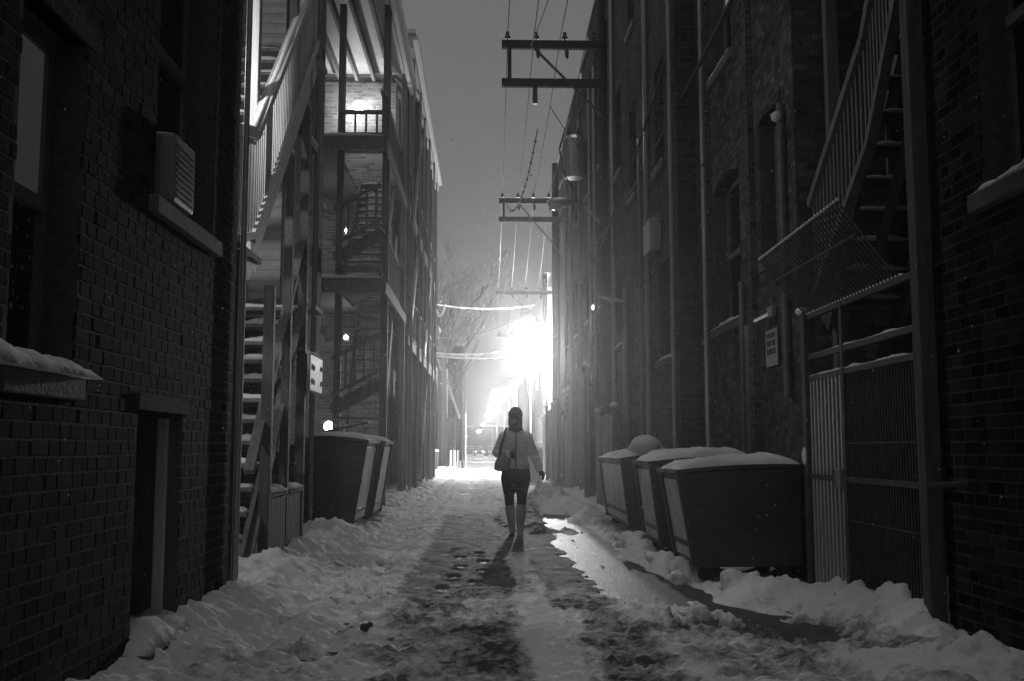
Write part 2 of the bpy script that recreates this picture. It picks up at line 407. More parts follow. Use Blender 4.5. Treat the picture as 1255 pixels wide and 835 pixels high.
me.loops.add(q.size); me.loops.foreach_set('vertex_index', q.ravel().astype(np.int32))
me.polygons.add(len(q)); me.polygons.foreach_set('loop_start', np.arange(0, q.size, 4, dtype=np.int32)); me.polygons.foreach_set('loop_total', np.full(len(q), 4, dtype=np.int32))
at = me.attributes.new('slush', 'FLOAT', 'POINT'); at.data.foreach_set('value', SL.reshape(-1).astype(np.float32))
me.update(calc_edges=True); me.validate(); me.shade_smooth(); me.materials.append(M['snow_ground'])
o = bpy.data.objects.new('snow_cover', me); COL.objects.link(o)
tag(o, 'trodden snow and grey slush covering the alley floor', 'snow', kind='stuff')
def ground_z(x, y):
    h, _ = heights(np.array([[float(x)]]), np.array([[float(y)]])); return max(0.0, float(h[0,0]))

# ------------------------------------------------------------------ walls with openings
def frameof(axis, p, s):
    """maps (along, outwards, up) to world"""
    if axis == 'x': return lambda a, d, z: (p + s*d, a, z)
    return lambda a, d, z: (a, p + s*d, z)
def mbox(mb, F, a0, a1, d0, d1, z0, z1, tone=0):
    return mb.hexa([F(a, d, z) for z in (z0, z1) for d in (d0, d1) for a in (a0, a1)], tone)
def wall(parent, F, a0, a1, z0, z1, t, holes, m, units=None, region=None, name='wall'):
    """slab with openings; where 'units' is a material, single bricks are laid on it inside region"""
    mb = MB(); A = sorted({a0, a1, *[h[0] for h in holes], *[h[1] for h in holes]}); Z = sorted({z0, z1, *[h[2] for h in holes], *[h[3] for h in holes]})
    A = [a for a in A if a0 <= a <= a1]; Z = [z for z in Z if z0 <= z <= z1]
    inh = lambda a, z: any(h[0] < a < h[1] and h[2] < z < h[3] for h in holes)
    for j in range(len(Z)-1):
        i = 0
        while i < len(A)-1:
            if inh((A[i]+A[i+1])/2, (Z[j]+Z[j+1])/2): i += 1; continue
            k = i
            while k+1 < len(A)-1 and not inh((A[k+1]+A[k+2])/2, (Z[j]+Z[j+1])/2): k += 1
            mbox(mb, F, A[i], A[k+1], -t, -.0028 if units else 0, Z[j], Z[j+1]); i = k+1
    w = mb.build(name, m, parent)
    if units:
        bm_ = MB(); r0, r1, q0, q1 = region; row = 0; z = q0
        while z < q1:
            a = r0 - (.155 if row % 2 else 0)*1.0 - .02*(row % 3); kk = 0
            while a < r1:
                bl = .1 if kk % 2 else .155; kk += 1
                b0, b1 = max(a+.005, r0), min(a+bl+.0, r1)
                zm = z+.03
                for h in holes:
                    if h[2]-.03 < zm < h[3]+.02:
                        if b0 < h[0] < b1: b1 = h[0]
                        if b0 < h[1] < b1: b0 = h[1]
                if b1-b0 > .03 and not inh((b0+b1)/2, zm):
                    pr = U(-.0008,.002) + (.002 if U(0,1) < .05 else 0); j = lambda: U(-.002,.002)
                    vs = [F(aa+j(), dd + j()*.3, zz+j()) for zz in (z+.006, z+.0635) for dd in (-.014, pr) for aa in (b0, b1)]
                    bm_.hexa(vs, min(1, max(0, random.gauss(.45, .3))))
                a += bl + .011
            z += .0705; row += 1
        bm_.build('brickwork', units, w, fix=False, tone=True).location = (0,0,0)
    return w
def window(parent, F, a0, a1, z0, z1, dep=.14, fm='frame', pane='glass', upper=None, sill='stone', snow=True, rail=True, bars=0, arch=False, out=.05, seed=0):
    f = MB(); w = .06; d0, d1 = -dep-.05, -dep
    mbox(f, F, a0, a0+w, d0, d1, z0, z1); mbox(f, F, a1-w, a1, d0, d1, z0, z1)
    mbox(f, F, a0+w, a1-w, d0, d1, z0, z0+w); mbox(f, F, a0+w, a1-w, d0, d1, z1-w, z1)
    zm = (z0+z1)/2
    if rail: mbox(f, F, a0+w, a1-w, d0-.002, d1+.02, zm-.03, zm+.03)
    for k in range(bars):
        a = a0 + (a1-a0)*(k+1)/(bars+1); mbox(f, F, a-.012, a+.012, d0+.002, d1-.004, z0+w, z1-w)
    wo = f.build('window', fm, parent)
    p = MB(); mbox(p, F, a0+.01, a1-.01, d0+.012, d0+.022, z0+.01, zm if (rail and upper) else z1-.01); p.build('pane', pane, wo).location = (0,0,0)
    if upper:
        p = MB(); mbox(p, F, a0+.01, a1-.01, d0+.02, d0+.03, zm, z1-.01); p.build('upper_pane', upper, wo).location = (0,0,0)
    if sill:
        sb = MB(); mbox(sb, F, a0-.07, a1+.07, -dep+.003, out, z0-.1, z0-.003); so = sb.build('sill', sill, wo, bevel=.008); so.location = (0,0,0)
        if snow: snow_strip(F, a0-.06, a1+.06, -dep+.01, out+.01, z0-.004, .05, wo, seed).location = (0,0,0)
    return wo
def snow_strip(F, a0, a1, d0, d1, z, th, parent, seed=0, name='snow', step=.028, rag=.75):
    """rounded, uneven ridge of snow lying on a ledge"""
    n = max(3, int((a1-a0)/step)); k = 7; vs = []; fs = []
    for i in range(n+1):
        a = a0 + (a1-a0)*i/n; e = math.sin(math.pi*min(1, max(0, i/n)))**.35 if 0 < i < n else 0
        hh = th*e*(1-rag*.5+rag*float(vnoise(np.array(a*6.0+seed), np.array(seed*1.7+.3), seed)))
        hh *= .8+.4*float(vnoise(np.array(a*23.0), np.array(seed+.5), seed+4))
        for j in range(k):
            t = j/(k-1); d = d0 + (d1-d0)*t; zz = z + hh*math.sin(math.pi*(t*.8+.2))**.6 if j < k-1 else z
            zz = z + max(.002, hh*(1-abs(2*t-1)**3)) if 0 < j < k-1 else z - (.004 if j else 0)
            if 0 < j < k-1: zz += U(-.06,.06)*hh; 
            vs.append(F(a, d + (U(-.008,.008)*min(1,th/.05) if j >= k-2 else 0), zz))
    for i in range(n):
        for j in range(k-1): a = i*k+j; fs.append((a, a+1, a+k+1, a+k))
        fs.append((i*k, i*k+k, i*k+2*k-1, i*k+k-1))
    fs.append(tuple(range(k))); fs.append(tuple(n*k+j for j in range(k-1,-1,-1)))
    mb = MB(); mb.add(vs, fs); return mb.build(name, 'snow', parent, smooth=True)
def pipe(parent, x, y, z0, z1, r=.04, m='metal', name='downspout', brk=True):
    p = MB(); p.tube([(x,y,z0),(x,y,z1)], r, 10)
    if brk:
        z = z0+.4
        while z < z1: p.tube([(x,y,z),(x,y,z+.04)], r*1.25, 10); z += 1.9
    return p.build(name, m, parent)

# ================================================================== LEFT SIDE
# near brick building
bl = thing('brick_building', (-1.8,5,0), 'dark brick building nearest the camera on the left, its window holding an air conditioner', 'building')
F = frameof('x', -1.8, 1)
W1 = (3.86,4.5,1.45,2.95); W2 = (5.46,6.66,2.5,4.6); D1 = (5.34,6.13,.12,1.34)
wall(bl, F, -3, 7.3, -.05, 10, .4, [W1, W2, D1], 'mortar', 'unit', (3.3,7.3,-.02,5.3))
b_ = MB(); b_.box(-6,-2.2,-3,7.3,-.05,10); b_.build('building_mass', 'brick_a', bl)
F2 = frameof('y', 7.3, 1)
w = window(bl, F, *W1, dep=.15, pane='frost', upper='lit_curtain', fm='frame', snow=False, out=.03)
snow_strip(F, 3.3, 4.6, -.13, .10, 1.452, .085, w, 3).location = (0,0,0)
w = window(bl, F, *W2, dep=.2, upper='glass', seed=2, bars=0, snow=False)
snow_strip(F, 6.05, 6.7, -.15, .05, 2.5, .012, w, 3, rag=1.5).location = (0,0,0)
b_ = MB(); mbox(b_, F, 5.36, 6.11, -.38, -.32, .12, 1.33); 
for k in range(4): mbox(b_, F, 5.4+k*.18, 5.4+k*.18+.15, -.32, -.305, .2, 1.28)
bd_ = b_.build('basement_door', 'wood_d', bl, bevel=.004)
b_ = MB(); mbox(b_, F, 5.92, 5.96, -.305, -.27, .62, .8); b_.build('handle', 'metal', bd_).location = (0,0,0)
b_ = MB(); mbox(b_, F, 6.112, 6.128, -.38, -.004, .125, 1.335); b_.build('door_reveal', 'wood_d', bl)
b_ = MB(); mbox(b_, F, 6.075, 6.110, -.135, -.07, .13, 1.32); b_.build('door_jamb', 'wood_l', bl, bevel=.008)
b_ = MB(); mbox(b_, F, 5.28, 6.2, -.235, .13, -.05, .115); b_.build('door_step', 'stone', bl, bevel=.015)
snow_strip(F, 5.26, 6.2, -.2, .13, .115, .1, bl, 8)
b_ = MB(); mbox(b_, F, 5.3, 6.17, -.1, .02, 1.34, 1.43); b_.build('lintel', 'brick_a', bl, bevel=.004)
b_ = MB(); mbox(b_, F, 3.8, 4.56, -.1, .015, 2.95, 3.08); b_.build('lintel', 'brick_a', bl, bevel=.004)
b_ = MB(); b_.tube([(-1.76,7.33,0),(-1.76,7.33,6)], .022, 8); b_.build('conduit', 'metal', bl)
# air conditioner in the second window
M['casing'] = mat('casing_paint', .18, .26, rough=.5, scale=12, bump=.15)
ac = thing('air_conditioner', (-1.8,5.78,2.5), 'pale boxy window air conditioner resting on the sill of the tall dark window', 'air conditioner')
b_ = MB(); b_.box(-2.0,-1.735,5.6,6.0,2.51,2.90); b_.build('casing', 'casing', ac, bevel=.025)
b_ = MB()
for k in range(9): b_.box(-1.742,-1.728,5.64,5.96,2.55+k*.035,2.567+k*.035)
b_.build('grille', 'frame', ac)
snow_strip(frameof('x', -1.8, 1), 5.61, 5.99, -.15, .06, 2.9, .02, ac, 5)

# wooden back porch 1
pc = thing('wooden_porch', (-2.3,9.3,0), 'open timber back porch with snow on its stair treads beside the near brick building', 'porch')
for x, y, w_, z0_, z1_ in [(-1.86,7.62,.10,-.02,2.6),(-1.88,8.85,.09,-.02,2.55),(-1.90,9.75,.08,-.02,10),(-1.90,10.55,.09,-.02,10),(-2.75,7.62,.12,-.02,10),(-2.75,10.55,.1,-.02,10),(-1.97,8.40,.10,2.6,10)]:
    b_ = MB(); b_.box(x-w_/2,x+w_/2,y-w_/2,y+w_/2,z0_,z1_); b_.build('post', 'wood_l' if z0_ > 1 else 'wood_d', pc, bevel=.006)
for z in (2.62,5.4,8.2):
    b_ = MB(); b_.box(-3.4,-1.82,10.85,11.35,z,z+.05); b_.box(-3.4,-2.72,7.6,10.85,z,z+.05)
    b_.box(-2.72,-1.82,7.2+.3,8.2,z,z+.05); b_.build('deck', 'wood', pc, bevel=.004)
    b_ = MB(); b_.box(-3.4,-1.862,7.66,7.7,z-.2,z-.002); b_.build('beam', 'wood', pc)
def flight(parent, x0, x1, ya, za, yb, zb, n, snow=True, m='wood', riser=False, rails=(), stringers=True):
    """straight stair running along y"""
    st = MB()
    if stringers:
        for x in (x0, x1): st.bar((x,ya,za+.02),(x,yb,zb-.05), .04, .24)
    so = st.build('stair', m, parent)
    for k in range(n):
        t = (k+1)/n; y = ya+(yb-ya)*k/n; z = za+(zb-za)*t; dy = (yb-ya)/n; y0_, y1_ = sorted((y - (.02 if dy > 0 else -.02), y+dy))
        tr = MB(); tr.box(min(x0,x1)+.022,max(x0,x1)-.022,y0_,y1_,z-.035,z); tr.build('tread', m, so, bevel=.003).location = (0,0,0)
    if snow:
        sn = []
        for k in range(n):
            t = (k+1)/n; y = ya+(yb-ya)*k/n; z = za+(zb-za)*t; dy = (yb-ya)/n; y0_, y1_ = sorted((y, y+dy))
            F_ = frameof('y', 0, 1); snow_strip(F_, min(x0,x1)+.03, max(x0,x1)-.03, y0_, y1_-.01, z, .055, so, k, name='snow').location = (0,0,0)
    return so
def railing(parent, pts, h, m='wood', gap=.12, bal=.03, cap=.06, snow=0, bm='wood'):
    """handrail + bottom rail along a polyline of (x,y,z) floor points, each baluster a sub-part"""
    r = MB()
    for p, q_ in zip(pts[:-1], pts[1:]):
        a, b2 = Vector(p), Vector(q_)
        r.bar(a+Vector((0,0,h)), b2+Vector((0,0,h)), cap*1.4, cap); r.bar(a+Vector((0,0,.1)), b2+Vector((0,0,.1)), cap, cap*.8)
    ro = r.build('railing', m, parent)
    for p, q_ in zip(pts[:-1], pts[1:]):
        a, b2 = Vector(p), Vector(q_); n = max(2, int((b2-a).length/gap))
        for k in range(n):
            c = a + (b2-a)*((k+.5)/n); bb = MB(); bb.box(c.x-bal/2,c.x+bal/2,c.y-bal/2,c.y+bal/2,c.z+.1,c.z+h-.01); bb.build('baluster', bm, ro).location = (0,0,0)
        if snow:
            s_ = MB(); s_.tube([a+(b2-a)*t+Vector((U(-.006,.006),0,h+cap*.45+U(-.012,.006))) for t in np.linspace(0,1,14)], [snow*U(.75,1.1) for _ in range(14)], 8)
            s_.build('snow', 'snow', ro, smooth=True).location = (0,0,0)
    return ro
flight(pc, -2.70, -1.98, 8.35, 0, 10.9, 2.62, 13)
flight(pc, -2.70, -2.06, 8.1, 2.65, 10.85, 5.42, 13)
flight(pc, -2.70, -2.06, 8.1, 5.45, 10.85, 8.22, 13, snow=False)
railing(pc, [(-1.86,7.5,2.60),(-1.86,8.0,2.72),(-1.86,10.8,5.45)], .92, 'wood_l', .1, .028, .07, .035, 'wood_l')
railing(pc, [(-1.98,7.7,5.42),(-1.98,8.1,5.5),(-1.98,10.8,8.25)], .92, 'wood', .12)
railing(pc, [(-1.93,8.45,.05),(-1.93,10.6,2.4)], .9, 'wood', 9)
b_ = MB(); b_.bar((-1.88,7.9,2.52),(-1.88,10.8,5.27),.045,.17); b_.build('stringer', 'wood_l', pc)
s_ = MB()
for k in range(13):
    t = (k+.5)/13; s_.ell((-1.88,8.0+2.8*t,2.70+2.75*t),(.035,.07,.045),8,6)
s_.build('snow', 'snow', pc, smooth=True)
# low plank screen under the porch (two panels) with snow along the top
for (ya, yb) in ((8.92,9.70),(9.82,10.50)):
    b_ = MB(); y = ya
    while y < yb-.01: y2 = min(y+.13, yb); b_.box(-1.90,-1.865,y+.004,y2-.004,.0,.72+U(-.004,.004)); y = y2
    b_.box(-1.93,-1.85,ya,yb,.72,.76); b_.build('screen_panel', 'wood_d', pc, bevel=.002)
    snow_strip(frameof('x', -1.89, 1), ya, yb, -.06, .05, .76, .05, pc, int(ya*9))
# pale perforated board above the screen
b_ = MB(); b_.box(-1.84,-1.80,10.5,11.28,1.73,2.12); bo = b_.build('perforated_board', 'wood_l', pc, bevel=.01)
b_ = MB()
for (y, z) in ((10.62,1.99),(10.62,1.84),(10.73,1.98),(10.73,1.83),(11.2,2.0),(11.2,1.84)): b_.tube([(-1.803,y,z),(-1.793,y,z)], .028, 10)
b_.build('bolt_hole', 'rubber', bo).location = (0,0,0)
snow_strip(frameof('x', -1.82, 1), 10.5, 11.28, -.03, .03, 2.12, .03, pc, 4)
# lamp under the porch
pl = thing('porch_lamp', (-2.7,7.5,4.3), 'bare porch lamp on the rear wall behind the near building lighting the timber railing', 'lamp')
b_ = MB(); b_.tube([(-2.7,7.32,4.4),(-2.7,7.5,4.42),(-2.7,7.55,4.36)], .025, 10); b_.build('holder', 'dmetal', pl)
b_ = MB(); b_.ell((-2.7,7.55,4.28),(.055,.055,.07),12,8); b_.build('bulb', 'bulb_s', pl, smooth=True)
LIGHTS = [((-2.7,7.7,4.2), 110, .05)]

ul2 = thing('porch_lamp', (-2.95,7.5,1.95), 'bare low lamp under the porch stair lighting its snowy treads', 'lamp')
b_ = MB(); b_.tube([(-2.95,7.32,2.05),(-2.95,7.5,2.07),(-2.95,7.55,2.02)], .02, 8); b_.build('holder', 'dmetal', ul2)
b_ = MB(); b_.ell((-2.95,7.55,1.95),(.05,.05,.06),12,8); b_.build('bulb', 'bulb_s', ul2, smooth=True)
LIGHTS.append(((-2.9,7.72,1.85), 22, .05))
# second building, brick pier with windows
b2 = thing('brick_building', (-2.3,13,0), 'narrow dark brick building standing between the two timber porches', 'building')
F = frameof('x', -2.3, 1)
WA = (12.15,13.1,2.35,3.35); WB = (12.15,13.1,5.1,6.5); WC=(12.15,13.1,8,9.4)
wall(b2, F, 11.4, 14.15, -.05, 10.6, .3, [WA, WB, WC], 'brick_a')
b_ = MB(); b_.box(-6,-2.6,11.4,14.15,-.05,10.6); b_.build('building_mass', 'brick_a', b2)
for k, wn in enumerate((WA, WB, WC)): window(b2, F, *wn, dep=.1, seed=k+3, fm='wood_l', out=.08, rail=True)
b_ = MB(); b_.box(-6,-2.301,11.33,11.398,2.6,10.5); b_.build('siding', 'siding', b2)
pipe(b2, -2.24, 11.6, 0, 10.4, .035); pipe(b2, -2.25, 13.3, 0, 10.4, .035)

# porch 2
p2 = thing('wooden_porch', (-2.3,19.5,0), 'three storey open timber porch with lit lamps and zigzag stairs', 'porch')
for x, y, w_ in [(-1.83,18.3,.13),(-2.66,18.3,.12),(-1.80,21.8,.12)]:
    b_ = MB(); b_.box(x-w_/2,x+w_/2,y-w_/2,y+w_/2,-.02,9.35); b_.build('post', 'wood', p2, bevel=.006)
for z in (4.02,6.55):
    b_ = MB(); b_.box(-3.7,-1.78,20.9,21.95,z,z+.05); b_.box(-3.7,-2.72,17.6,20.9,z,z+.05); b_.box(-2.72,-1.78,17.55,18.4,z,z+.05); b_.build('deck', 'wood', p2)
    b_ = MB(); b_.box(-3.7,-1.76,17.46,17.53,z-.2,z+.04); b_.box(-1.77,-1.73,17.5,22,z-.2,z); b_.build('beam', 'wood', p2, bevel=.004)
    snow_strip(frameof('y', 17.5, 1), -3.6, -1.77, -.06, .06, z+.05, .06, p2, int(z))
b_ = MB(); b_.box(-4,-1.7,17.0,22.0,9.42,9.5); b_.build('ceiling', 'wood_l', p2)
for k in range(6):
    y = 0; x = -3.6+k*.37; b_ = MB(); b_.box(x-.03,x+.03,17.1,21.9,9.22,9.418); b_.build('joist', 'wood', p2)
b_ = MB(); b_.box(-4,-1.68,16.95,17.05,9.15,9.55); b_.box(-1.74,-1.66,17.05,22.6,9.15,9.55); b_.build('fascia', 'wood_l', p2)
b_ = MB(); b_.box(-4.1,-1.62,16.9,22.6,9.553,9.62); b_.build('roof', 'roofing', p2)
flight(p2, -2.62, -1.92, 18.3, .05, 20.9, 4.0, 18, snow=False)
flight(p2, -2.62, -1.92, 18.4, 4.07, 20.9, 6.58, 14, snow=True)
for z in (1.95,4.6):
    railing(p2, [(-2.66,17.62,z),(-1.85,17.62,z+.42)], .74, 'wood', .155, .04, .07, 0)
    b_ = MB(); b_.bar((-2.66,17.75,z-.15),(-1.85,17.75,z+.3),.05,.22); b_.box(-2.66,-1.85,17.8,18.2,z-.3,z-.26); b_.build('landing', 'wood', p2)
railing(p2, [(-1.85,17.7,4.07),(-1.85,21.7,4.07)], .9, 'wood', .16, .035, .06, .03)
railing(p2, [(-1.85,17.7,6.6),(-1.85,21.7,6.6)], .9, 'wood', .16, .035, .06, .03)
railing(p2, [(-2.62,17.7,6.6),(-1.85,17.7,6.6)], .5, 'wood', .16, .035, .06, 0)
b_ = MB(); b_.bar((-3.5,19.0,6.4),(-2.72,17.6,5.3),.14,.05); b_.build('brace', 'wood_l', p2)
b_ = MB(); b_.bar((-3.5,19,3.9),(-2.72,17.6,3.0),.14,.05); b_.build('brace', 'wood_l', p2)
def wall_lamp(x, y, z, label, power, r=.09, shade=True):
    t = thing('wall_lamp', (x,y,z), label, 'lamp', 'lit lamps on the porch walls')
    a = MB(); a.box(x-.05,x+.05,y+.12,y+.16,z-.08,z+.08); a.tube([(x,y+.12,z+.02),(x,y,z+.06)], .02, 8); a.build('bracket', 'dmetal', t)
    a = MB(); a.ell((x,y,z-.02),(r,r,r*1.1),14,10); a.build('bulb', 'bulb_s', t, smooth=True)
    LIGHTS.append(((x,y-.15,z-.05), power, .06)); return t
wall_lamp(-2.80,21.8,8.62, 'round glowing lamp high on the top storey wall of the porch', 45, .12)
wall_lamp(-2.86,20.6,5.6, 'small lamp half hidden behind the middle storey stairs', 7, .03)
wall_lamp(-2.83,20.6,3.4, 'small lamp half hidden behind the lower stairs above the bins', 7, .04)
wall_lamp(-2.84,18.6,1.56, 'lowest lit bulb just above the left dumpsters', 5, .085)
# third building: brick with porches and posts along the alley
b3 = thing('brick_building', (-2.3,28,0), 'long three storey brick building with many lit posts and downspouts on the left', 'building')
F = frameof('x', -2.25, 1); FY = frameof('y', 22, -1)
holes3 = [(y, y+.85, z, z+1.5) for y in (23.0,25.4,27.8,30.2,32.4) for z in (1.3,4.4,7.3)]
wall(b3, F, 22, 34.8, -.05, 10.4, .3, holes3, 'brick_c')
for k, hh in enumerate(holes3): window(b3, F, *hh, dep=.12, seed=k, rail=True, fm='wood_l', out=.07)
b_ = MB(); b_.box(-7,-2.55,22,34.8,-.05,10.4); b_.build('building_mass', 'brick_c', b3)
b_ = MB(); b_.box(-3.6,-2.56,21.93,21.995,3.75,6.4); b_.box(-3.6,-2.0,21.93,21.995,6.7,9.2); b_.build('end_wall', 'brick_c', b3)
b_ = MB(); b_.box(-2.3,-1.66,22.2,35,10.1,10.42); b_.build('fascia', 'wood_l', b3)
b_ = MB(); b_.box(-7,-1.60,22.1,35.1,10.423,10.52); b_.build('roof', 'roofing', b3)
b_ = MB(); b_.box(-1.66,-1.54,22.2,35.05,10.3,10.4); b_.build('gutter', 'metal', b3)
pp = thing('timber_gallery', (-1.95,28,0), 'row of tall posts decks and railings running along the long brick building', 'porch')
yy = 22.6; k = 0
while yy < 34.9:
    b_ = MB(); wd = U(.08,.13); xx = -1.80 + U(-.03,.03); b_.box(xx-wd/2,xx+wd/2,yy-wd/2,yy+wd/2,-.02,10.1); b_.build('post', ['wood','wood_l','wood'][k%3], pp)
    if k % 2 == 0:
        pipe(b3, -1.66+U(-.03,.02), yy+.35, .2, 10.2, .03, 'metal')
    yy += U(.85,1.35); k += 1
for z in (3.62,6.55):
    b_ = MB(); b_.box(-2.22,-1.75,22.4,34.8,z,z+.06); b_.box(-1.76,-1.70,22.4,34.8,z-.22,z-.003); b_.build('deck', 'wood', pp)
    snow_strip(frameof('x', -1.76, 1), 22.5, 34.6, -.3, .06, z+.06, .05, pp, 7)
    railing(pp, [(-1.78,22.6,z+.05),(-1.78,34.6,z+.05)], .95, 'wood', .22, .035, .06, .03)
for (ya, za, yb, zb) in ((23,3.7,26,6.5),(27,.4,30,3.5),(28.5,3.7,31.5,6.5),(24,6.7,26.5,9.3)):
    b_ = MB(); b_.bar((-1.72,ya,za),(-1.72,yb,zb),.05,.2); b_.build('stair_stringer', 'wood_l', pp)
    s_ = MB(); s_.bar((-1.72,ya,za+.12),(-1.72,yb,zb+.12),.05,.03); s_.build('snow', 'snow', pp)
for ya in (24.2,26.0,29.0,31.0,32.6):
    b_ = MB(); b_.box(-2.1,-1.86,ya,ya+.9,0,2.6+U(-.3,.3)); b_.build('plank_screen', 'planks', pp)

# ================================================================== DUMPSTERS
def dumpster(name, F, a0, a1, d0, d1, hf, hr, label, group, lidm='plastic', flare=.1, lid_open=None, snow=.06, seed=0, wheels=True):
    """F maps (along the alley, out from the wall, up). front of the bin is at d1"""
    c = F((a0+a1)/2, (d0+d1)/2, 0); t = thing(name, c, label, 'dumpster', group)
    zb = .14; b = MB()
    lo = [F(a0+.03,d0,zb), F(a1-.03,d0,zb), F(a0+.03,d1-flare,zb), F(a1-.03,d1-flare,zb)]
    hi = [F(a0,d0,hr), F(a1,d0,hr), F(a0,d1,hf), F(a1,d1,hf)]
    b.hexa([lo[0],lo[1],lo[2],lo[3],hi[0],hi[1],hi[2],hi[3]]); b.build('container', 'paint', t, bevel=.015)
    fp = MB(); f_ = lambda z: d1-flare*(1-(z-zb)/(hf-zb))+.004      # panel paler than the container, on the side facing the alley
    fp.hexa([F(a,d,z) for z, d_ in ((zb+.06,f_(zb+.06)),(hf-.06,f_(hf-.06))) for d in (d_-.004,d_+.012) for a in (a0+.07,a1-.12)]); fp.build('front_panel', 'pale_metal', t, bevel=.004)
    r = MB()
    for zz in (.30,):                                   # horizontal ribs on front
        f = (zz-zb)/(hf-zb); dd = d1-flare*(1-f)
        if zz < hf-.05: r.hexa([F(a,d,z) for z in (zz,zz+.05) for d in (dd-.02, dd+.028) for a in (a0+.05,a1-.05)])
    for a in (a0+.0, a1-.06):                                  # corner posts
        r.hexa([F(a,d1-flare-.01,zb+.01),F(a+.06,d1-flare-.01,zb+.01),F(a,d1-flare+.035,zb+.01),F(a+.06,d1-flare+.035,zb+.01),F(a,d1-.01,hf-.01),F(a+.06,d1-.01,hf-.01),F(a,d1+.035,hf-.01),F(a+.06,d1+.035,hf-.01)])
    r.build('rib', 'paint', t, bevel=.006)
    for a in (a0-.018, a1-.03):                                # lifting sleeves on both ends
        r = MB(); r.hexa([F(aa,d,z) for z in (hf*.56,hf*.56+.13) for d in (d0+.18,d1-flare*.2) for aa in (a, a+.048)])
        r.build('lifting_sleeve', 'paint', t, bevel=.006)
    r = MB(); r.tube([F(a0-.01,d1-.01,hf),F(a1+.01,d1-.01,hf)], .025, 8); r.build('rim', 'paint', t)
    r = MB(); r.tube([F(a0-.01,d0,hr),F(a1+.01,d0,hr)], .025, 8); r.build('rim', 'paint', t)
    mid = (a0+a1)/2
    for q, (s0, s1) in enumerate(((a0-.02, mid-.01), (mid+.01, a1+.02))):
        l = MB(); n = 6; vs = []; 
        for i in range(n+1):
            tt = i/n; d = d0-.02+(d1+.05-d0+.02)*tt; z = hr+(hf-hr)*tt + .02*math.sin(math.pi*tt)+.028
            if lid_open and q == 1: z += lid_open*tt
            for a in (s0, s1):
                vs += [F(a,d,z), F(a,d,z-.03)]
        fs = []
        for i in range(n): k = i*4; fs += [(k,k+4,k+6,k+2),(k+1,k+3,k+7,k+5),(k,k+1,k+5,k+4),(k+2,k+6,k+7,k+3)]
        fs += [(0,2,3,1),(n*4,n*4+1,n*4+3,n*4+2)]
        l.add(vs, fs); lo_ = l.build('lid', lidm, t)
        if snow:
            nn, kk = 34, 26; vs = []; fs = []
            for i in range(nn+1):
                tt = i/nn; d = d0+.0+(d1+.03-d0)*tt; z = hr+(hf-hr)*tt + .02*math.sin(math.pi*tt)+.03
                if lid_open and q == 1: z += lid_open*tt
                for j in range(kk+1):
                    u = j/kk; a = s0+.015+(s1-s0-.03)*u
                    e = (1-abs(2*tt-1)**7)*(1-abs(2*u-1)**9)
                    nz = float(fbm(np.array(a*4+seed), np.array(d*4+seed*3.), 5, seed, .65))
                    vs.append(F(a, d + .10*(nz-.5), z + (snow*(.25+1.4*nz))*e + (0 if e > 0 else -.012)))
            for i in range(nn):
                for j in range(kk): a_ = i*(kk+1)+j; fs.append((a_, a_+1, a_+kk+2, a_+kk+1))
            s_ = MB(); s_.add(vs, fs); s_.build('snow', 'snow', lo_, smooth=True).location = (0,0,0)
    if wheels:
        for a in (a0+.12, a1-.12):
            for d in (d0+.15, d1-flare-.1):
                w = MB(); p, q_ = Vector(F(a-.025,d,.07)), Vector(F(a+.025,d,.07)); w.tube([p,q_], .07, 14)
                p = Vector(F(a-.04,d-.05,.10)); q_ = Vector(F(a+.04,d+.05,zb+.005)); w.hexa([F(aa,dd,z) for z in (.11,zb+.005) for dd in (d-.04,d+.04) for aa in (a-.04,a+.04)])
                w.build('caster', 'rubber', t)
    return t
FR = frameof('x', 2.72, -1)                                    # right wall, outwards is -x
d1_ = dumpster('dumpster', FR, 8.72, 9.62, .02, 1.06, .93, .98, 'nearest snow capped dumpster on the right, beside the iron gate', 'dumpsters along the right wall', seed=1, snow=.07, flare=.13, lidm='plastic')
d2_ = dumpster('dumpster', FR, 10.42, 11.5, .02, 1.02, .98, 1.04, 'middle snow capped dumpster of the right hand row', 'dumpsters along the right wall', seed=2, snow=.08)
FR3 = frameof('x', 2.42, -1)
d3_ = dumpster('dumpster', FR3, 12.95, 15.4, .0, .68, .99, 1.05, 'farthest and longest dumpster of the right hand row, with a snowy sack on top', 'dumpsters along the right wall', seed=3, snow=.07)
for o_ in children(d1_):
    pass
b_ = MB(); b_.box(1.735,1.741,13.35,14.9,.45,.9)
lbl = MB(); lbl.box(1.69,1.70,14.0,14.55,.42,.98)
# pale stickers on the bins' alley side
for t, (x, y0, y1, z0, z1) in ((d3_, (1.722,13.2,14.1,.4,1.0)), (d1_, (1.66,8.9,9.1,.3,.86))):
    pass
sk = MB(); rr = random.Random(4)
sk.ell((2.05,13.1,1.17),(.20,.24,.15)); sk.ell((2.14,13.25,1.14),(.17,.22,.14)); sk.ell((1.98,13.2,1.13),(.15,.2,.1))
so = sk.build('rubbish_sack', 'snow', None, voxel=.02); tag(so, 'round snow covered sack lying on the farthest right dumpster', 'sack')
FL = frameof('x', -3.15, 1)
FLb = frameof('y', 20.2, -1)
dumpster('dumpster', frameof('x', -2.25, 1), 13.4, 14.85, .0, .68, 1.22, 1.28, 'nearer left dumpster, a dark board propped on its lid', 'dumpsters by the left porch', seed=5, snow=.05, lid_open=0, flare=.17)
dumpster('dumpster', frameof('x', -2.25, 1), 15.2, 16.5, .0, .73, 1.22, 1.28, 'left dumpster directly behind the one with the board on its lid', 'dumpsters by the left porch', seed=6, snow=.05, flare=.17)
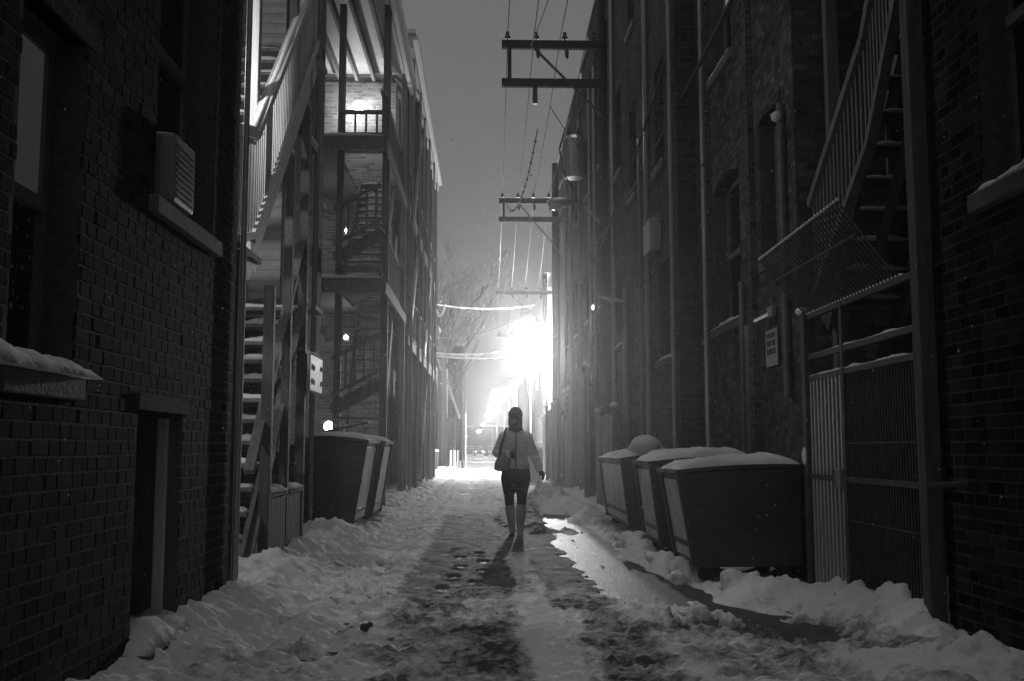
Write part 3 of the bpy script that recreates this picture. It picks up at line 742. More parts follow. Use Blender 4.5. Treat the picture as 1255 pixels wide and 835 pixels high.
bd = MB(); bd.hexa([(-2.2,14.0,1.36),(-1.6,14.0,1.48),(-2.2,14.6,1.38),(-1.6,14.6,1.51),(-2.2,14.0,1.385),(-1.6,14.0,1.505),(-2.2,14.6,1.405),(-1.6,14.6,1.535)])
tag(bd.build('board', 'wood_d', bevel=.004), 'dark flat board propped askew on top of the left dumpster', 'board')
# snow lumps at the foot of the right bins
for k, (x, y, r, lb) in enumerate([(1.58,11.1,.19,'large rounded snow clod in front of the middle right dumpster'),(1.66,9.9,.13,'small snow clod between two right hand dumpsters'),(1.74,9.15,.15,'jagged snow clod by the corner of the nearest dumpster'),(1.62,8.75,.09,'smallest snow clod at the edge of the dark gutter'),(1.98,8.0,.16,'snow clod in front of the nearest dumpster')]):
    s_ = MB(); rr = random.Random(k)
    for i in range(9): s_.ell((x+rr.uniform(-r,r)*.6, y+rr.uniform(-r,r)*.6, r*.5+rr.uniform(-.3,.4)*r), (r*rr.uniform(.3,.62),)*3, 10, 7)
    for i in range(16): s_.ell((x+rr.uniform(-r,r)*.95, y+rr.uniform(-r,r)*.95, r*.35+rr.uniform(-.3,1)*r*.8), (r*rr.uniform(.1,.25),)*3, 7, 5)
    tag(s_.build('snow_clod', 'snow', voxel=.014), lb, 'snow clod', 'snow clods by the right dumpsters')
s_ = MB(); s_.ell((-.73,6.35,.06),(.03,.045,.03),8,6); s_.ell((-.70,6.38,.075),(.02,.03,.02),8,6)
tag(s_.build('pebble', 'dmetal', voxel=.006), 'small dark stone lying alone on the snow at the left foreground', 'stone')

# ================================================================== RIGHT SIDE
r1 = thing('brick_building', (2.7,4,0), 'dark brick building nearest the camera on the right with a snowy window sill', 'building')
F = frameof('x', 2.7, -1); WR = (4.3,5.36,2.52,4.4)
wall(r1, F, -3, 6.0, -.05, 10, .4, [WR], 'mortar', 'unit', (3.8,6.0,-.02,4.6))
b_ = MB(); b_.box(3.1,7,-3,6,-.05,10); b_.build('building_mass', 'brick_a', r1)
w = window(r1, F, *WR, dep=.16, seed=4, snow=False, out=.06)
snow_strip(F, 4.2, 5.42, -.14, .06, 2.515, .07, w, 9).location = (0,0,0)
# gangway and stairs behind the gate
st = thing('wooden_stair', (3.3,7.4,0), 'timber stair with pale rails climbing behind the iron gate', 'stairs')
flight(st, 2.95, 3.6, 8.7, 2.2, 6.3, 5.2, 14, m='wood_d', snow=True)
railing(st, [(2.85,8.65,2.35),(2.85,7.3,3.30),(2.85,6.35,4.65)], .9, 'wood', .11, .028, .075, 0)
railing(st, [(3.25,8.5,2.4),(3.25,6.35,4.7)], .85, 'wood', 9, .028, .07, 0)
b_ = MB(); b_.box(3.0,3.1,6.3,6.4,0,7); b_.box(3.0,3.1,8.6,8.7,0,7); b_.build('post', 'wood', st)
b_ = MB(); b_.box(2.95,4.5,6.05,8.7,5.25,5.32); b_.build('landing', 'wood', st)
cw = thing('court_wall', (4.7,7.4,0), 'dark back wall closing the gangway behind the gate', 'wall')
b_ = MB(); b_.box(4.6,4.9,6,8.8,-.05,9.5); b_.build('wall', 'brick_a', cw)
# gate
gt = thing('iron_gate', (2.62,7.1,0), 'tall iron gate of bars and mesh, snow at its foot, right of the dumpsters', 'gate')
for y, w_, m_, h_ in ((8.2,.09,'rail',2.25),(7.36,.055,'rail',2.2),(6.1,.04,'metal',1.9)):
    b_ = MB(); b_.box(2.62-w_/2,2.62+w_/2,y-w_/2,y+w_/2,-.02,h_); b_.build('post', m_, gt, bevel=.005)
b_ = MB(); b_.box(2.57,2.67,5.94,6.05,-.02,5.6); b_.build('tall_post', 'wood_d', gt, bevel=.008)
for z in (1.87,1.70,.92,2.2):
    b_ = MB(); b_.box(2.60,2.64,6.06,8.15,z-.02,z+.02); b_.build('rail', 'rail', gt)
    if z in (1.87,1.70,2.2): snow_strip(frameof('x', 2.62, 1), 6.1, 8.15, -.02, .02, z+.02, .016, gt, int(z*10), rag=1.4)
y = 8.12
while y > 7.42:
    b_ = MB(); b_.box(2.606,2.634,y-.014,y+.014,.05,1.69); b_.build('bar', 'bars', gt); y -= .085
b_ = MB(); y = 7.30
while y > 6.15: b_.box(2.612,2.628,y-.006,y+.006,.05,1.69); y -= .045
z = .08
while z < 1.69: b_.box(2.609,2.613,6.15,7.32,z-.006,z+.006); z += .55
b_.box(2.632,2.64,6.15,7.32,.05,1.66)
b_.build('mesh_panel', 'mesh', gt)
b_ = MB(); b_.box(2.56,2.61,7.40,7.50,.85,1.0); b_.build('lock', 'metal', gt, bevel=.01)
b_ = MB(); b_.tube([(2.66,5.95,.95),(2.5,5.75,.93),(2.66,5.6,.95)], .018, 8); b_.build('latch_arm', 'dmetal', gt)
# curved bars leaning out over the gate
tp = MB(); y = 8.15; k = 0
topper = thing('security_bars', (2.62,7.3,2.2), 'fan of slanted iron bars leaning out over the top of the gate', 'security bars')
while y > 6.25:
    ln = .62; x1, z1 = 2.62-.37, 2.22+.42 + (8.15-y)*.02
    b_ = MB(); b_.tube([(2.62,y,2.2),(2.5,y+.02,2.34),(x1+.08,y+.04,z1-.09),(x1,y+.06,z1+.04)], .008, 6); b_.build('bar', 'rail', topper)
    if k % 1 == 0:
        s_ = MB(); s_.ell((2.615,y,2.225),(.02,.016,.016),6,5); s_.ell((x1,y+.06,z1+.05),(.014,.014,.012),6,5); s_.build('snow', 'snow', topper)
    y -= .062; k += 1
for (xx, zz) in ((2.34,2.49),):
    b_ = MB(); b_.tube([(xx,8.2,zz),(xx,6.3,zz)], .010, 6); b_.build('cross_bar', 'rail', topper)
sl = MB(); sl.ell((2.6,8.25,2.26),(.06,.07,.04)); sl.ell((2.6,8.22,1.08),(.05,.05,.09)); 
tag(sl.build('snow_clod', 'snow', voxel=.012), 'snow knobs stuck to the gate post beside the dumpster', 'snow clod')

# R2
r2 = thing('brick_building', (2.75,10.8,0), 'lighter brick building with tall narrow windows behind the right dumpsters', 'building')
F = frameof('x', 2.75, -1)
h2 = [(9.2,9.96,2.98,4.42),(10.8,12.05,2.55,4.25),(9.35,10.1,6.0,7.6),(11.0,12.0,5.6,7.2)]
wall(r2, F, 8.8, 12.8, -.05, 10.8, .35, h2, 'mortar', 'unit_b', (8.8,12.8,-.02,7.2))
b_ = MB(); b_.box(3.1,7,9.15,12.8,-.05,10.8); b_.build('building_mass', 'brick_b', r2)
F_ = frameof('y', 8.8, -1); wall(r2, F_, 2.765, 6.5, -.05, 10.8, .33, [], 'mortar', 'unit_b', (2.765,4.4,1.0,6.0), name='end_wall')
for k, hh in enumerate(h2):
    w = window(r2, F, *hh, dep=.16, seed=k+20, upper='lit_dim' if k == 3 else None, snow=k != 0, out=.05 if k else .02)
    b_ = MB(); a0, a1, z0, z1 = hh; n = 9                        # segmental arch of brick over each window
    for i in range(n):
        t0, t1 = i/n, (i+.9)/n; f = lambda t: z1+.02+.10*math.sin(math.pi*t)
        b_.hexa([F(a0+(a1-a0)*t0,-.16,f(t0)-.09),F(a0+(a1-a0)*t1,-.16,f(t1)-.09),F(a0+(a1-a0)*t0,.012,f(t0)-.09),F(a0+(a1-a0)*t1,.012,f(t1)-.09),
                 F(a0+(a1-a0)*t0,-.1,f(t0)+.1),F(a0+(a1-a0)*t1,-.1,f(t1)+.1),F(a0+(a1-a0)*t0,.012,f(t0)+.1),F(a0+(a1-a0)*t1,.012,f(t1)+.1)])
    b_.build('arch', 'brick_b', w).location = (0,0,0)
for (y, z0, z1, r_) in ((9.05,1.6,4.3,.035),(10.35,.2,2.4,.045),(10.6,.1,2.9,.03),(12.3,.1,9,.04)): pipe(r2, 2.70, y, z0, z1, r_, 'metal' if y > 12 else 'frame')
b_ = MB(); b_.tube([(2.70,9.06,4.1),(2.66,9.06,4.2),(2.62,9.02,4.18)], .02, 8); b_.ell((2.66,9.03,4.17),(.05,.05,.05),10,8); b_.build('vent_cap', 'white', r2)
for (a0, a1) in ((10.15,10.3),(12.15,12.3),(12.5,12.78)):
    b_ = MB(); b_.box(2.69,2.752,a0,a1,-.02,9); b_.build('pilaster', 'brick_b', r2)
# notice on the wall of R2
sg = thing('notice_sign', (2.73,9.6,1.95), 'small weathered notice plate on the wall above the nearest dumpster, with a lamp over it', 'sign')
b_ = MB(); b_.box(2.715,2.73,9.4,9.78,1.92,2.27); b_.build('plate', 'sign', sg, bevel=.003)
b_ = MB()
for k, (z0, z1, a0, a1) in enumerate([(2.19,2.235,9.45,9.73),(2.11,2.165,9.45,9.56),(2.11,2.165,9.60,9.73),(2.03,2.085,9.45,9.52),(2.03,2.085,9.55,9.66),(2.03,2.085,9.68,9.73)]):
    b_.box(2.7125,2.7152,a0,a1,z0,z1)
b_.build('faded_lettering', 'ink', sg)
b_ = MB(); b_.bar((2.72,9.6,2.42),(2.6,9.72,2.36),.05,.03); b_.box(2.69,2.73,9.45,9.62,2.38,2.48); b_.build('lamp_hood', 'metal', sg)

# R3
r3 = thing('brick_building', (2.45,16,0), 'tall dark brick building jutting forward beyond the arched window facade', 'building')
F = frameof('x', 2.45, -1)
h3 = [(13.6,14.4,5.1,6.6),(13.4,14.2,2.35,3.7),(16.2,17.0,5.3,6.9),(16.2,17,8.2,9.8),(18.0,18.8,3.0,4.5),(18,18.8,6.2,7.8)]
wall(r3, F, 12.8, 20, -.05, 10.8, .35, h3, 'brick_b')
for k, hh in enumerate(h3): window(r3, F, *hh, dep=.14, seed=k+40)
b_ = MB(); b_.box(2.8,7,12.8,20,-.05,10.8); b_.build('building_mass', 'brick_b', r3)
b_ = MB(); b_.box(2.451,2.80,12.73,12.797,-.02,10.8); b_.build('quoin', 'brick_a', r3)
pipe(r3, 2.40, 12.9, .9, 10.5, .03, 'metal'); 
for (y, z0, z1, r_) in ((14.9,1.2,10,.04),(15.6,0,6,.025),(17.3,.3,3.9,.05),(17.6,.3,3.2,.03),(18.9,.2,10,.04)): pipe(r3, 2.40, y, z0, z1, r_, 'metal')
b_ = MB(); b_.bar((2.38,17.2,3.6),(2.1,17.5,3.75),.5,.04,(0,0,1)); b_.build('awning', 'metal', r3)
mb_ = thing('meter_box', (2.35,14.1,3.5), 'grey electrical box with snow on top fixed to the tall dark brick building', 'electrical box')
b_ = MB(); b_.box(2.28,2.449,13.45+.5,14.5,3.9,4.35); b_.build('casing', 'metal', mb_, bevel=.01)
snow_strip(frameof('x', 2.449, -1), 13.95, 14.5, 0, .16, 4.35, .03, mb_, 2)
# R4
r4 = thing('brick_building', (2.45,27,0), 'long brick building with a stepped parapet against the sky on the right', 'building')
F = frameof('x', 2.5, -1)
h4 = [(y, y+.8, z, z+1.5) for y in (21.2,24.2,27.4,30.6) for z in (4.2,7.3)]
wall(r4, F, 20, 34.4, -.05, 9.9, .35, h4, 'brick_b')
for k, hh in enumerate(h4): window(r4, F, *hh, dep=.14, seed=k+60)
b_ = MB(); b_.box(2.85,7,20,34.4,-.05,9.9); b_.build('building_mass', 'brick_b', r4)
for (ya, yb, zt) in ((20,23.6,11.0),(23.6,25.2,10.7),(25.2,26.6,10.3),(26.6,34.4,10.8)):
    b_ = MB(); b_.box(2.44,2.84,ya,yb,9.902,zt); b_.build('parapet', 'brick_b', r4)
    b_ = MB(); b_.box(2.40,2.88,ya,yb,zt+.002,zt+.07); b_.build('coping', 'stone', r4)
for y in (20.6,22.4,23.6,26.2,28.8,31.0,33.5): pipe(r4, 2.44, y, U(0,3), 9.8, U(.03,.05), 'metal')
# R5, R6
r5 = thing('brick_building', (2.7,41,0), 'hazy brick building behind the second power pole on the right', 'building')
F = frameof('x', 2.75, -1); h5 = [(y, y+.9, z, z+1.5) for y in (35.8,38.2) for z in (1.5,4.6,7.3)]
wall(r5, F, 35.2, 40.5, -.05, 9.9, .3, h5, 'brick_a')
for k, hh in enumerate(h5): window(r5, F, *hh, dep=.12, seed=k+80, fm='wood_l')
b_ = MB(); b_.box(3.05,7,35.2,40.5,-.05,9.9); b_.build('building_mass', 'brick_a', r5)
b_ = MB(); b_.box(2.65,7,35.1,40.6,9.903,10.1); b_.build('coping', 'stone', r5)
r6 = thing('brick_building', (2.9,56,0), 'far right brick building fading into the haze past the bright street lamp', 'building')
F = frameof('x', 3.1, -1); h6 = [(y, y+1, z, z+1.5) for y in (53,56.5,60) for z in (1.5,4.6)]
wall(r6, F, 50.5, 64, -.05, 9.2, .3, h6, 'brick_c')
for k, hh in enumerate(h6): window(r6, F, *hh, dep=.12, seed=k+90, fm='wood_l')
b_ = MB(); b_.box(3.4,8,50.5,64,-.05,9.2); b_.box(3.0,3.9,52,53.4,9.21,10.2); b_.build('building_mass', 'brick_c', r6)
# plank sheds and fences between y 19 and 33
def plank_fence(x, ya, yb, h, label, group='plank fences on the right', th=.04, snow=True, jag=.02, m='planks', side=1):
    t = thing('plank_fence', (x,(ya+yb)/2,0), label, 'fence', group)
    b = MB(); y = ya; 
    while y < yb-.02:
        y2 = min(y+.14, yb); jx = U(-.012,.012); b.box(x-th/2+jx,x+th/2+jx,y+.006,y2-.006,.02,h+U(-jag,jag)); y = y2
    b.build('planks', m, t)
    b = MB(); 
    for z in (.35, h-.3): b.box(x+th/2+.013,x+th/2+.08,ya,yb,z,z+.09)
    b.build('rail', 'wood', t)
    n = max(2, int((yb-ya)/2.2)+1)
    for i in range(n):
        y = ya+.06+(yb-ya-.12)*i/(n-1); b = MB(); b.box(x-.085,x-.022,y-.05,y+.05,-.02,h+.1); b.build('post', 'wood_l' if i%2 else 'wood', t)
        if snow: s_ = MB(); s_.ell((x-.05,y,h+.12),(.07,.08,.05),10,7); s_.build('snow', 'snow', t, smooth=True)
    return t
plank_fence(2.02,27.6,33.0,2.35, 'far plank fence with snow capped posts in front of the stepped parapet building')
plank_fence(2.12,21.0,24.9,2.75, 'tall plank fence beside the gutter in front of the right brick wall')
plank_fence(2.2,17.0,19.6,1.75, 'lowest plank fence just past the farthest right dumpster')
plank_fence(2.45,36,43,2.4, 'hazy plank fence below the bright street lamp on the right')
sh = thing('shed', (2.25,26.2,0), 'narrow tall timber shed with a ladder like window frame between two plank fences', 'shed')
b_ = MB(); b_.box(2.10,2.47,25.2,27.3,-.02,2.6); b_.build('wall', 'planks', sh)
b_ = MB(); b_.box(2.05,2.49,25.1,27.4,2.602,2.68); b_.build('roof', 'roofing', sh)
b_ = MB()
for k in range(4): b_.box(2.06,2.098,25.5,26.6,2.0+k*.16,2.03+k*.16)
b_.box(2.06,2.097,25.45,25.5,1.9,2.58); b_.box(2.06,2.097,26.6,26.65,1.9,2.58); b_.build('window', 'wood_l', sh)
bn = thing('crate', (1.6,31,0), 'pale boxy crate against the far right fence behind the walker', 'crate')
b_ = MB(); b_.box(1.35,1.85,33.2,34.0,.0,1.1); b_.build('body', 'wood_l', bn, bevel=.02); b_ = MB(); b_.box(1.32,1.88,33.15,34.05,1.102,1.17); b_.build('lid', 'snow', bn, bevel=.02)

# ================================================================== POLES, WIRES, LAMPS
def utility_pole(x, y, h, arms, x_end, label, brace=True, ins=4, r=.15, arm_over=.35):
    t = thing('utility_pole', (x,y,0), label, 'utility pole', 'utility poles on the right side')
    b = MB(); b.tube([(x,y,-.05),(x,y,h)], [r,r*.72], 14); b.build('pole', 'pole', t, smooth=False)
    for z in arms:
        b = MB(); b.box(x_end,x+arm_over,y-.22,y-.11,z-.085,z+.085); b.build('crossarm', 'pole', t, bevel=.006)
    if len(arms) > 1:
        b = MB(); b.box(x_end+.12,x_end+.2,y-.21,y-.12,arms[1]+.07,arms[0]-.07); b.build('spacer', 'pole', t)
    if brace: b = MB(); b.bar((x_end+.62,y-.24,arms[0]-.06),(x,y-.17,arms[0]-1.55),.035,.07,(0,1,0)); b.build('brace', 'dmetal', t)
    for k in range(ins):
        xx = x_end+.12+(x-x_end-.35)*k/(ins-1 if ins > 1 else 1)
        b = MB(); b.tube([(xx,y-.165,arms[0]+.07),(xx,y-.165,arms[0]+.13)], .018, 8); b.tube([(xx,y-.165,arms[0]+.12),(xx,y-.165,arms[0]+.17),(xx,y-.165,arms[0]+.2),(xx,y-.165,arms[0]+.27)], [.05,.065,.04,.035], 10); b.build('insulator', 'ceramic', t)
        if k: b = MB(); b.tube([(xx+.03,y-.17,arms[0]-.07),(xx+.03,y-.3,arms[0]-.2),(xx+.03,y-.35,arms[0]-.34)], [.03,.045,.03], 8); b.build('hanger', 'ceramic', t)
    return t
P1 = utility_pole(2.42,20.3,11.2,(9.37,8.56),.31,'nearest utility pole with a double crossarm dark against the sky', arm_over=.14)
b_ = MB(); b_.tube([(.99,20.13,8.5),(.99,20.13,8.3)], .05, 8); b_.box(.94,1.04,20.08,20.18,8.12,8.32); b_.build('cutout', 'dmetal', P1)
P2 = utility_pole(2.3,33.2,10.6,(9.28,8.66),.42,'second utility pole with grey double crossarm further down the alley')
P3 = utility_pole(2.85,48.8,9.6,(8.62,),.48,'third utility pole standing beside the brightest street lamp', ins=4, brace=True)
P4 = utility_pole(2.9,70,9.6,(8.9,),.8,'most distant utility pole lost in the glowing haze', ins=3)
# transformer
tf = thing('transformer', (2.17,24,7.6), 'grey drum transformer hung from the stepped parapet building', 'transformer')
b_ = MB(); b_.tube([(2.12,24,7.62),(2.12,24,7.7),(2.12,24,8.55),(2.12,24,8.65)], [.22,.28,.28,.2], 18); b_.build('drum', 'metal', tf, smooth=False)
b_ = MB()
for dx in (-.1,.1): b_.tube([(2.12+dx,23.9,8.6),(2.12+dx,23.9,8.85)], [.04,.025], 8)
b_.build('bushing', 'ceramic', tf)
b_ = MB(); b_.box(2.38,2.52,23.95,24.05,7.7,8.5); b_.tube([(1.9,23.8,8.8),(1.75,23.8,8.3),(1.85,23.8,7.7),(2.1,23.7,7.2),(2.3,23.7,6.6)], .018, 6); b_.build('bracket', 'dmetal', tf)
def wirepts(a, b_, sag, n=14):
    a, b_ = Vector(a), Vector(b_); return [a+(b_-a)*t - Vector((0,0,sag*4*t*(1-t))) for t in np.linspace(0,1,n)]
def wire(pts_list, r, label, group=None, m='wire', name='cable'):
    b = MB(); 
    for pts in pts_list: b.tube(pts, r, 6, cap=True)
    return tag(b.build(name, m, None), label, 'cable', group)
names = ['outermost of the four overhead wires, over the middle of the alley','second overhead wire from the crossarm tip','third overhead wire from the crossarm tip','innermost overhead wire, nearest the right hand roofs']
for k in range(4):
    xa = .43+(1.64)*k/3; xb = .54+1.53*k/3; xc = .60+1.9*k/3
    wire([wirepts((xa,-6,9.5),(xa,20.13,9.6),.25), wirepts((xa,20.13,9.6),(xb,33,9.52),.25), wirepts((xb,33,9.52),(xc,48.6,8.85),.3), wirepts((xc,48.6,8.85),(xc+.2,70,9.1),.4)], .009, names[k], 'overhead wires')
b = MB(); P = wirepts((.95,20.1,8.6),(.9,33,9.3),1.3,40); P = [p for p in P]
P = wirepts((1.05,20.3,8.2-.55),(.62,33.1,9.3),.9,44)
b.tube(P, .012, 6)
for p in P[2:34:2]: b.ell(p, (.032,.032,.032), 6, 5)
tag(b.build('beaded_cable', 'wire'), 'sagging cable strung with small dark beads between the first two poles', 'cable')
wire([wirepts((.9,19.9,9.25),(1.6,9,8.4),.1), wirepts((1.3,20.2,8.1),(2.4,22,7.4),.1)], .009, 'thin loose wire hanging beneath the nearest crossarm')
wire([wirepts((2.2,24,5.5),(2.62,9.2,6.0),.35)], .024, 'upper service drop slanting across the right brick wall', 'service drops')
wire([wirepts((2.2,23.5,4.9),(2.40,13.2,6.3),.3)], .02, 'lower service drop slanting across the right brick wall', 'service drops')
wire([wirepts((2.36,14,4.75),(2.66,11.9,4.6),.1)], .01, 'short limp wire crossing between two right hand facades', 'service drops')
def snowy_cable(a, b_, sag, r, label, r2=.02):
    t = thing('snowy_cable', a, label, 'cable', 'snow laden cables across the alley')
    P = wirepts(a, b_, sag, 26); c = MB(); c.tube(P, .014, 6); c.build('wire', 'wire', t)
    s_ = MB(); s_.tube([p+Vector((0,0,r*.7)) for p in P], [r*U(.5,1.2) for _ in P], 8); s_.build('snow', 'snow', t, smooth=True); return t
snowy_cable((-2.6,44.5,7.5),(2.3,48,7.9),.22,.04,'thick snow laden cable crossing the alley above the bright lamp')
snowy_cable((-2.7,44.5,5.35),(2.5,46.5,6.0),.35,.05,'snowy cable drooping just below the bright lamp, upper of two')
snowy_cable((-2.7,44.5,5.2),(2.5,46.0,5.3),.15,.04,'lowest snowy cable crossing the alley below the bright lamp')
wire([wirepts((-3,52,6.8),(2.6,58,9),.5)], .02, 'thin bare cable rising to the right beneath the thick snowy cable')
b = MB(); b.tube([(-2.4,44.4,7.6),(-2.2,44.4,7.2),(-2.05,44.4,6.9),(-1.9,44.4,7.0),(-1.8,44.5,7.45)], .04, 8)
tag(b.build('cable_loop', 'snow', smooth=True), 'snowy loop of slack cable hanging at the left end of the thick cable', 'cable')

# street lamps
def street_lamp(x, y, z, px, label, power, r=.2, lit=True, ph=None, group='lit street lamps down the alley', glow=True):
    t = thing('street_lamp', (px,y,0), label, 'street lamp', group)
    if ph: b = MB(); b.tube([(px,y,-.05),(px,y,ph)], [.11,.08], 10); b.build('post', 'metal', t)
    b = MB(); b.tube([(px,y,z+.35),(px+(x-px)*.4,y,z+.62),(x,y,z+.36)], .03, 8); b.build('arm', 'metal', t)
    b = MB(); b.ell((x,y,z+.27),(.3,.17,.11),16,10); b.build('housing', 'metal', t, smooth=True)
    b = MB(); b.ell((x,y,z+.10),(r,r*.75,min(r*.8,.3)),16,10); b.build('lens', 'bulb' if lit else 'bulb_o', t, smooth=True)
    if lit: LIGHTS.append(((x,y-.1,z-.5), power, .25))
    return t
PW = 9000
street_lamp(2.30,48.0,6.35,2.8,'brightest street lamp glaring on the right above the walker', PW*1.35, .46)
street_lamp(1.85,68,5.5,3.0,'small bright street lamp just right above the walker\'s head', PW*.05, .2, ph=6)
street_lamp(.9,85,5.75,2.6,'highest lamp of the distant glowing chain left of the walker', PW*.15, .3, ph=6.2)
street_lamp(.66,110,5.7,2.6,'second lamp of the distant glowing chain', PW*.15, .3, ph=6.2)
street_lamp(.3,140,5.6,2.6,'third lamp of the distant glowing chain', PW*.15, .3, ph=6.2)
street_lamp(-.45,180,5.2,2.0,'fourth lamp of the distant glowing chain', PW*.15, .3, ph=6)
street_lamp(-1.5,228,4.9,1.5,'most distant lamp at the vanishing point', PW*.05, .5, ph=5.6)
# unlit cobra head by the first pole
ul = thing('unlit_street_light', (2.3,20.3,6), 'unlit cobra head street light reaching out from the nearest pole', 'street light')
b_ = MB(); b_.tube([(2.3,20.2,5.7),(2.0,20.1,6.0),(1.75,20,6.06)], .03, 8); b_.build('arm', 'metal', ul)
b_ = MB(); b_.ell((1.5,20,6.05),(.30,.15,.10),18,10); b_.build('housing', 'metal', ul, smooth=True)
b_ = MB(); b_.ell((1.38,20,5.98),(.13,.11,.09),14,8); b_.build('lens', 'bulb_o', ul, smooth=True)
# small globe lamp & post on the left far
t = thing('globe_lamp', (-2.75,60,0), 'small globe lamp on a pale post on the far left', 'lamp')
b_ = MB(); b_.tube([(-2.78,60,0),(-2.78,60,4.1)], .09, 8); b_.build('post', 'wood_l', t)
b_ = MB(); b_.ell((-2.62,59.9,4.12),(.15,.15,.15),12,8); b_.build('globe', 'bulb_s', t, smooth=True)
t = thing('globe_lamp', (-2.5,62,0), 'low wall lamp with a cap of snow on the far left', 'lamp')
b_ = MB(); b_.ell((-2.5,61,2.55),(.2,.18,.1),12,8); b_.build('snow', 'snow', t, smooth=True)
b_ = MB(); b_.tube([(-2.62,61,0),(-2.62,61,2.5)], .05, 8); b_.build('post', 'metal', t)
b_ = MB(); b_.ell((-2.5,61,2.42),(.1,.1,.07),12,8); b_.build('globe', 'bulb_s', t, smooth=True)
# wall light on the far right
wl = wall_lamp(2.45,22.9,4.35,'tiny bright lamp on the right brick wall beyond the sheds', 3, .045)

# ================================================================== FAR LEFT
def simple_house(name, x0, x1, y0, y1, h, label, m='far', roof='flat', wins=(), face='x', lit=()):
    t = thing(name, ((x0+x1)/2,(y0+y1)/2,0), label, 'building', 'distant buildings')
    b = MB(); b.box(x0,x1,y0,y1,-.05,h); b.build('wall', m, t)
    if roof == 'gable':
        b = MB(); ym = (y0+y1)/2; b.add([(x0-.3,y0-.3,h),(x1+.3,y0-.3,h),(x1+.3,y1+.3,h),(x0-.3,y1+.3,h),((x0+x1)/2,y0-.3,h+1.9),((x0+x1)/2,y1+.3,h+1.9)], [(0,1,4),(1,2,5,4),(2,3,5),(3,0,4,5),(0,3,2,1)])
        b.build('roof', 'roofing', t)
    else:
        b = MB(); b.box(x0-.12,x1+.12,y0-.12,y1+.12,h+.003,h+.22); b.build('roof', 'roofing', t)
    for k, (a0, a1, z0, z1) in enumerate(wins):
        b = MB(); Fk = frameof('y', y0, -1); mbox(b, Fk, a0, a1, .0, .05, z0, z1); w = b.build('window', 'wood_l', t)
        b = MB(); mbox(b, Fk, a0+.08, a1-.08, .051, .06, z0+.08, z1-.08); b.build('pane', 'lit_dim' if k in lit else 'glass', w).location = (0,0,0)
    return t
simple_house('frame_house', -7,-2.95,50,59,5.6,'far left frame house with pale window bands behind the globe lamp', 'siding', wins=[(-3.9,-3.15,3.3,4.7),(-3.9,-3.15,.9,2.5)])
simple_house('frame_house', -8,-2.75,64,74,8.4,'taller far left house behind the globe lamp', 'siding', 'gable', wins=[(-4.2,-3.1,4.6,5.9),(-4.2,-3.1,6.6,7.8)], lit=(0,))
simple_house('apartment_block', -12,-1.9,84,96,9.6,'dark stepped block on the left behind the bare trees')
simple_house('apartment_block', -22,-4,130,150,12,'hazy wide block on the left near the vanishing point')
simple_house('apartment_block', 3.4,9,66,82,8.2,'hazy block on the right behind the small bright lamp')
simple_house('apartment_block', 3.8,10,84,104,9.6,'hazy block on the right past the distant pole')
simple_house('apartment_block', 4,14,108,135,8.5,'pale low block on the right near the vanishing point')
simple_house('apartment_block', -9,12,275,285,7,'faint block closing the end of the alley')
simple_house('garage', -6.5,-2.3,37,43,2.9,'low garage just past the long brick building on the left', 'planks')
# sloping lean-to with snow
t = thing('lean_to', (-1.9,58,0), 'steep snowy lean-to roof on the far left beside the thin post', 'shed')
b_ = MB(); b_.hexa([(-2.6,57.5,5.6),(-2.3,57.5,5.6),(-2.6,62,5.6),(-2.3,62,5.6),(-2.75,57.5,6.2),(-2.3,57.5,5.75),(-2.75,62,6.2),(-2.3,62,5.75)])
b_ = MB(); b_.bar((-2.45,60,5.6),(-1.5,60,2.9),3.2,.1,(0,0,1)); b_.build('roof', 'wood', t)
b_ = MB(); b_.box(-2.75,-1.75,58.6,61.4,-.02,2.9); b_.build('wall', 'far', t)
def bare_tree(x, y, h, label, spread=1, seed=0, r0=.16, first=.45, lean=0):
    rr = random.Random(seed); t = thing('bare_tree', (x,y,0), label, 'tree', 'bare winter trees')
    tr = MB(); top = Vector((x+lean,y,h*first)); tr.tube([(x,y,-.05),(x+lean*.4,y,h*first*.5),top,(x+lean*1.2,y,h*.7)], [r0,r0*.8,r0*.65,r0*.3], 8); tr.build('trunk', 'bark', t)
    c = MB()
    def grow(p, d, l, r, lev):
        pts = [p]; q = p
        for i in range(3):
            d = (d + Vector((rr.uniform(-.18,.18),rr.uniform(-.18,.18),rr.uniform(-.02,.16)))).normalized(); q = q + d*l/3; pts.append(q)
        c.tube(pts, [r,r*.85,r*.7,r*.5], 5 if lev < 2 else 3)
        if lev < 4:
            for k in range(3 if lev < 3 else 4):
                a = pts[rr.choice((1,2,3,3))]; dd = (d + Vector((rr.uniform(-.8,.8)*spread,rr.uniform(-.8,.8),rr.uniform(-.15,.5)))).normalized(); grow(a, dd, l*rr.uniform(.55,.8), r*.5, lev+1)
    for k in range(6):
        a = rr.uniform(0,6.28); z = h*(first*.8+.5*(k/6)*(1-first)); base = Vector((x+lean*z/h,y,z))
        grow(base, Vector((math.cos(a)*.75*spread,math.sin(a)*.6,.8)).normalized(), h*.24, r0*.42, 0)
    c.build('crown', 'bark', t); return t
bare_tree(-2.35,55,10.6,'large bare tree with a thick dark trunk on the far left', 1.0, 3, .34, .55)
bare_tree(-2.05,63,10.8,'slender bare tree right of the thick trunked one', .8, 8, .13, .5, .1)
bare_tree(-3.9,70,12.5,'bare tree whose twigs rise behind the long brick building', 1.1, 14, .2, .5)
t = thing('sign_post', (-1.27,57,0), 'thin dark upright post beside the alley on the far left', 'post'); b_ = MB(); b_.tube([(-1.27,57,-.02),(-1.27,57,3.7)], .06, 8); b_.build('post', 'dmetal', t)
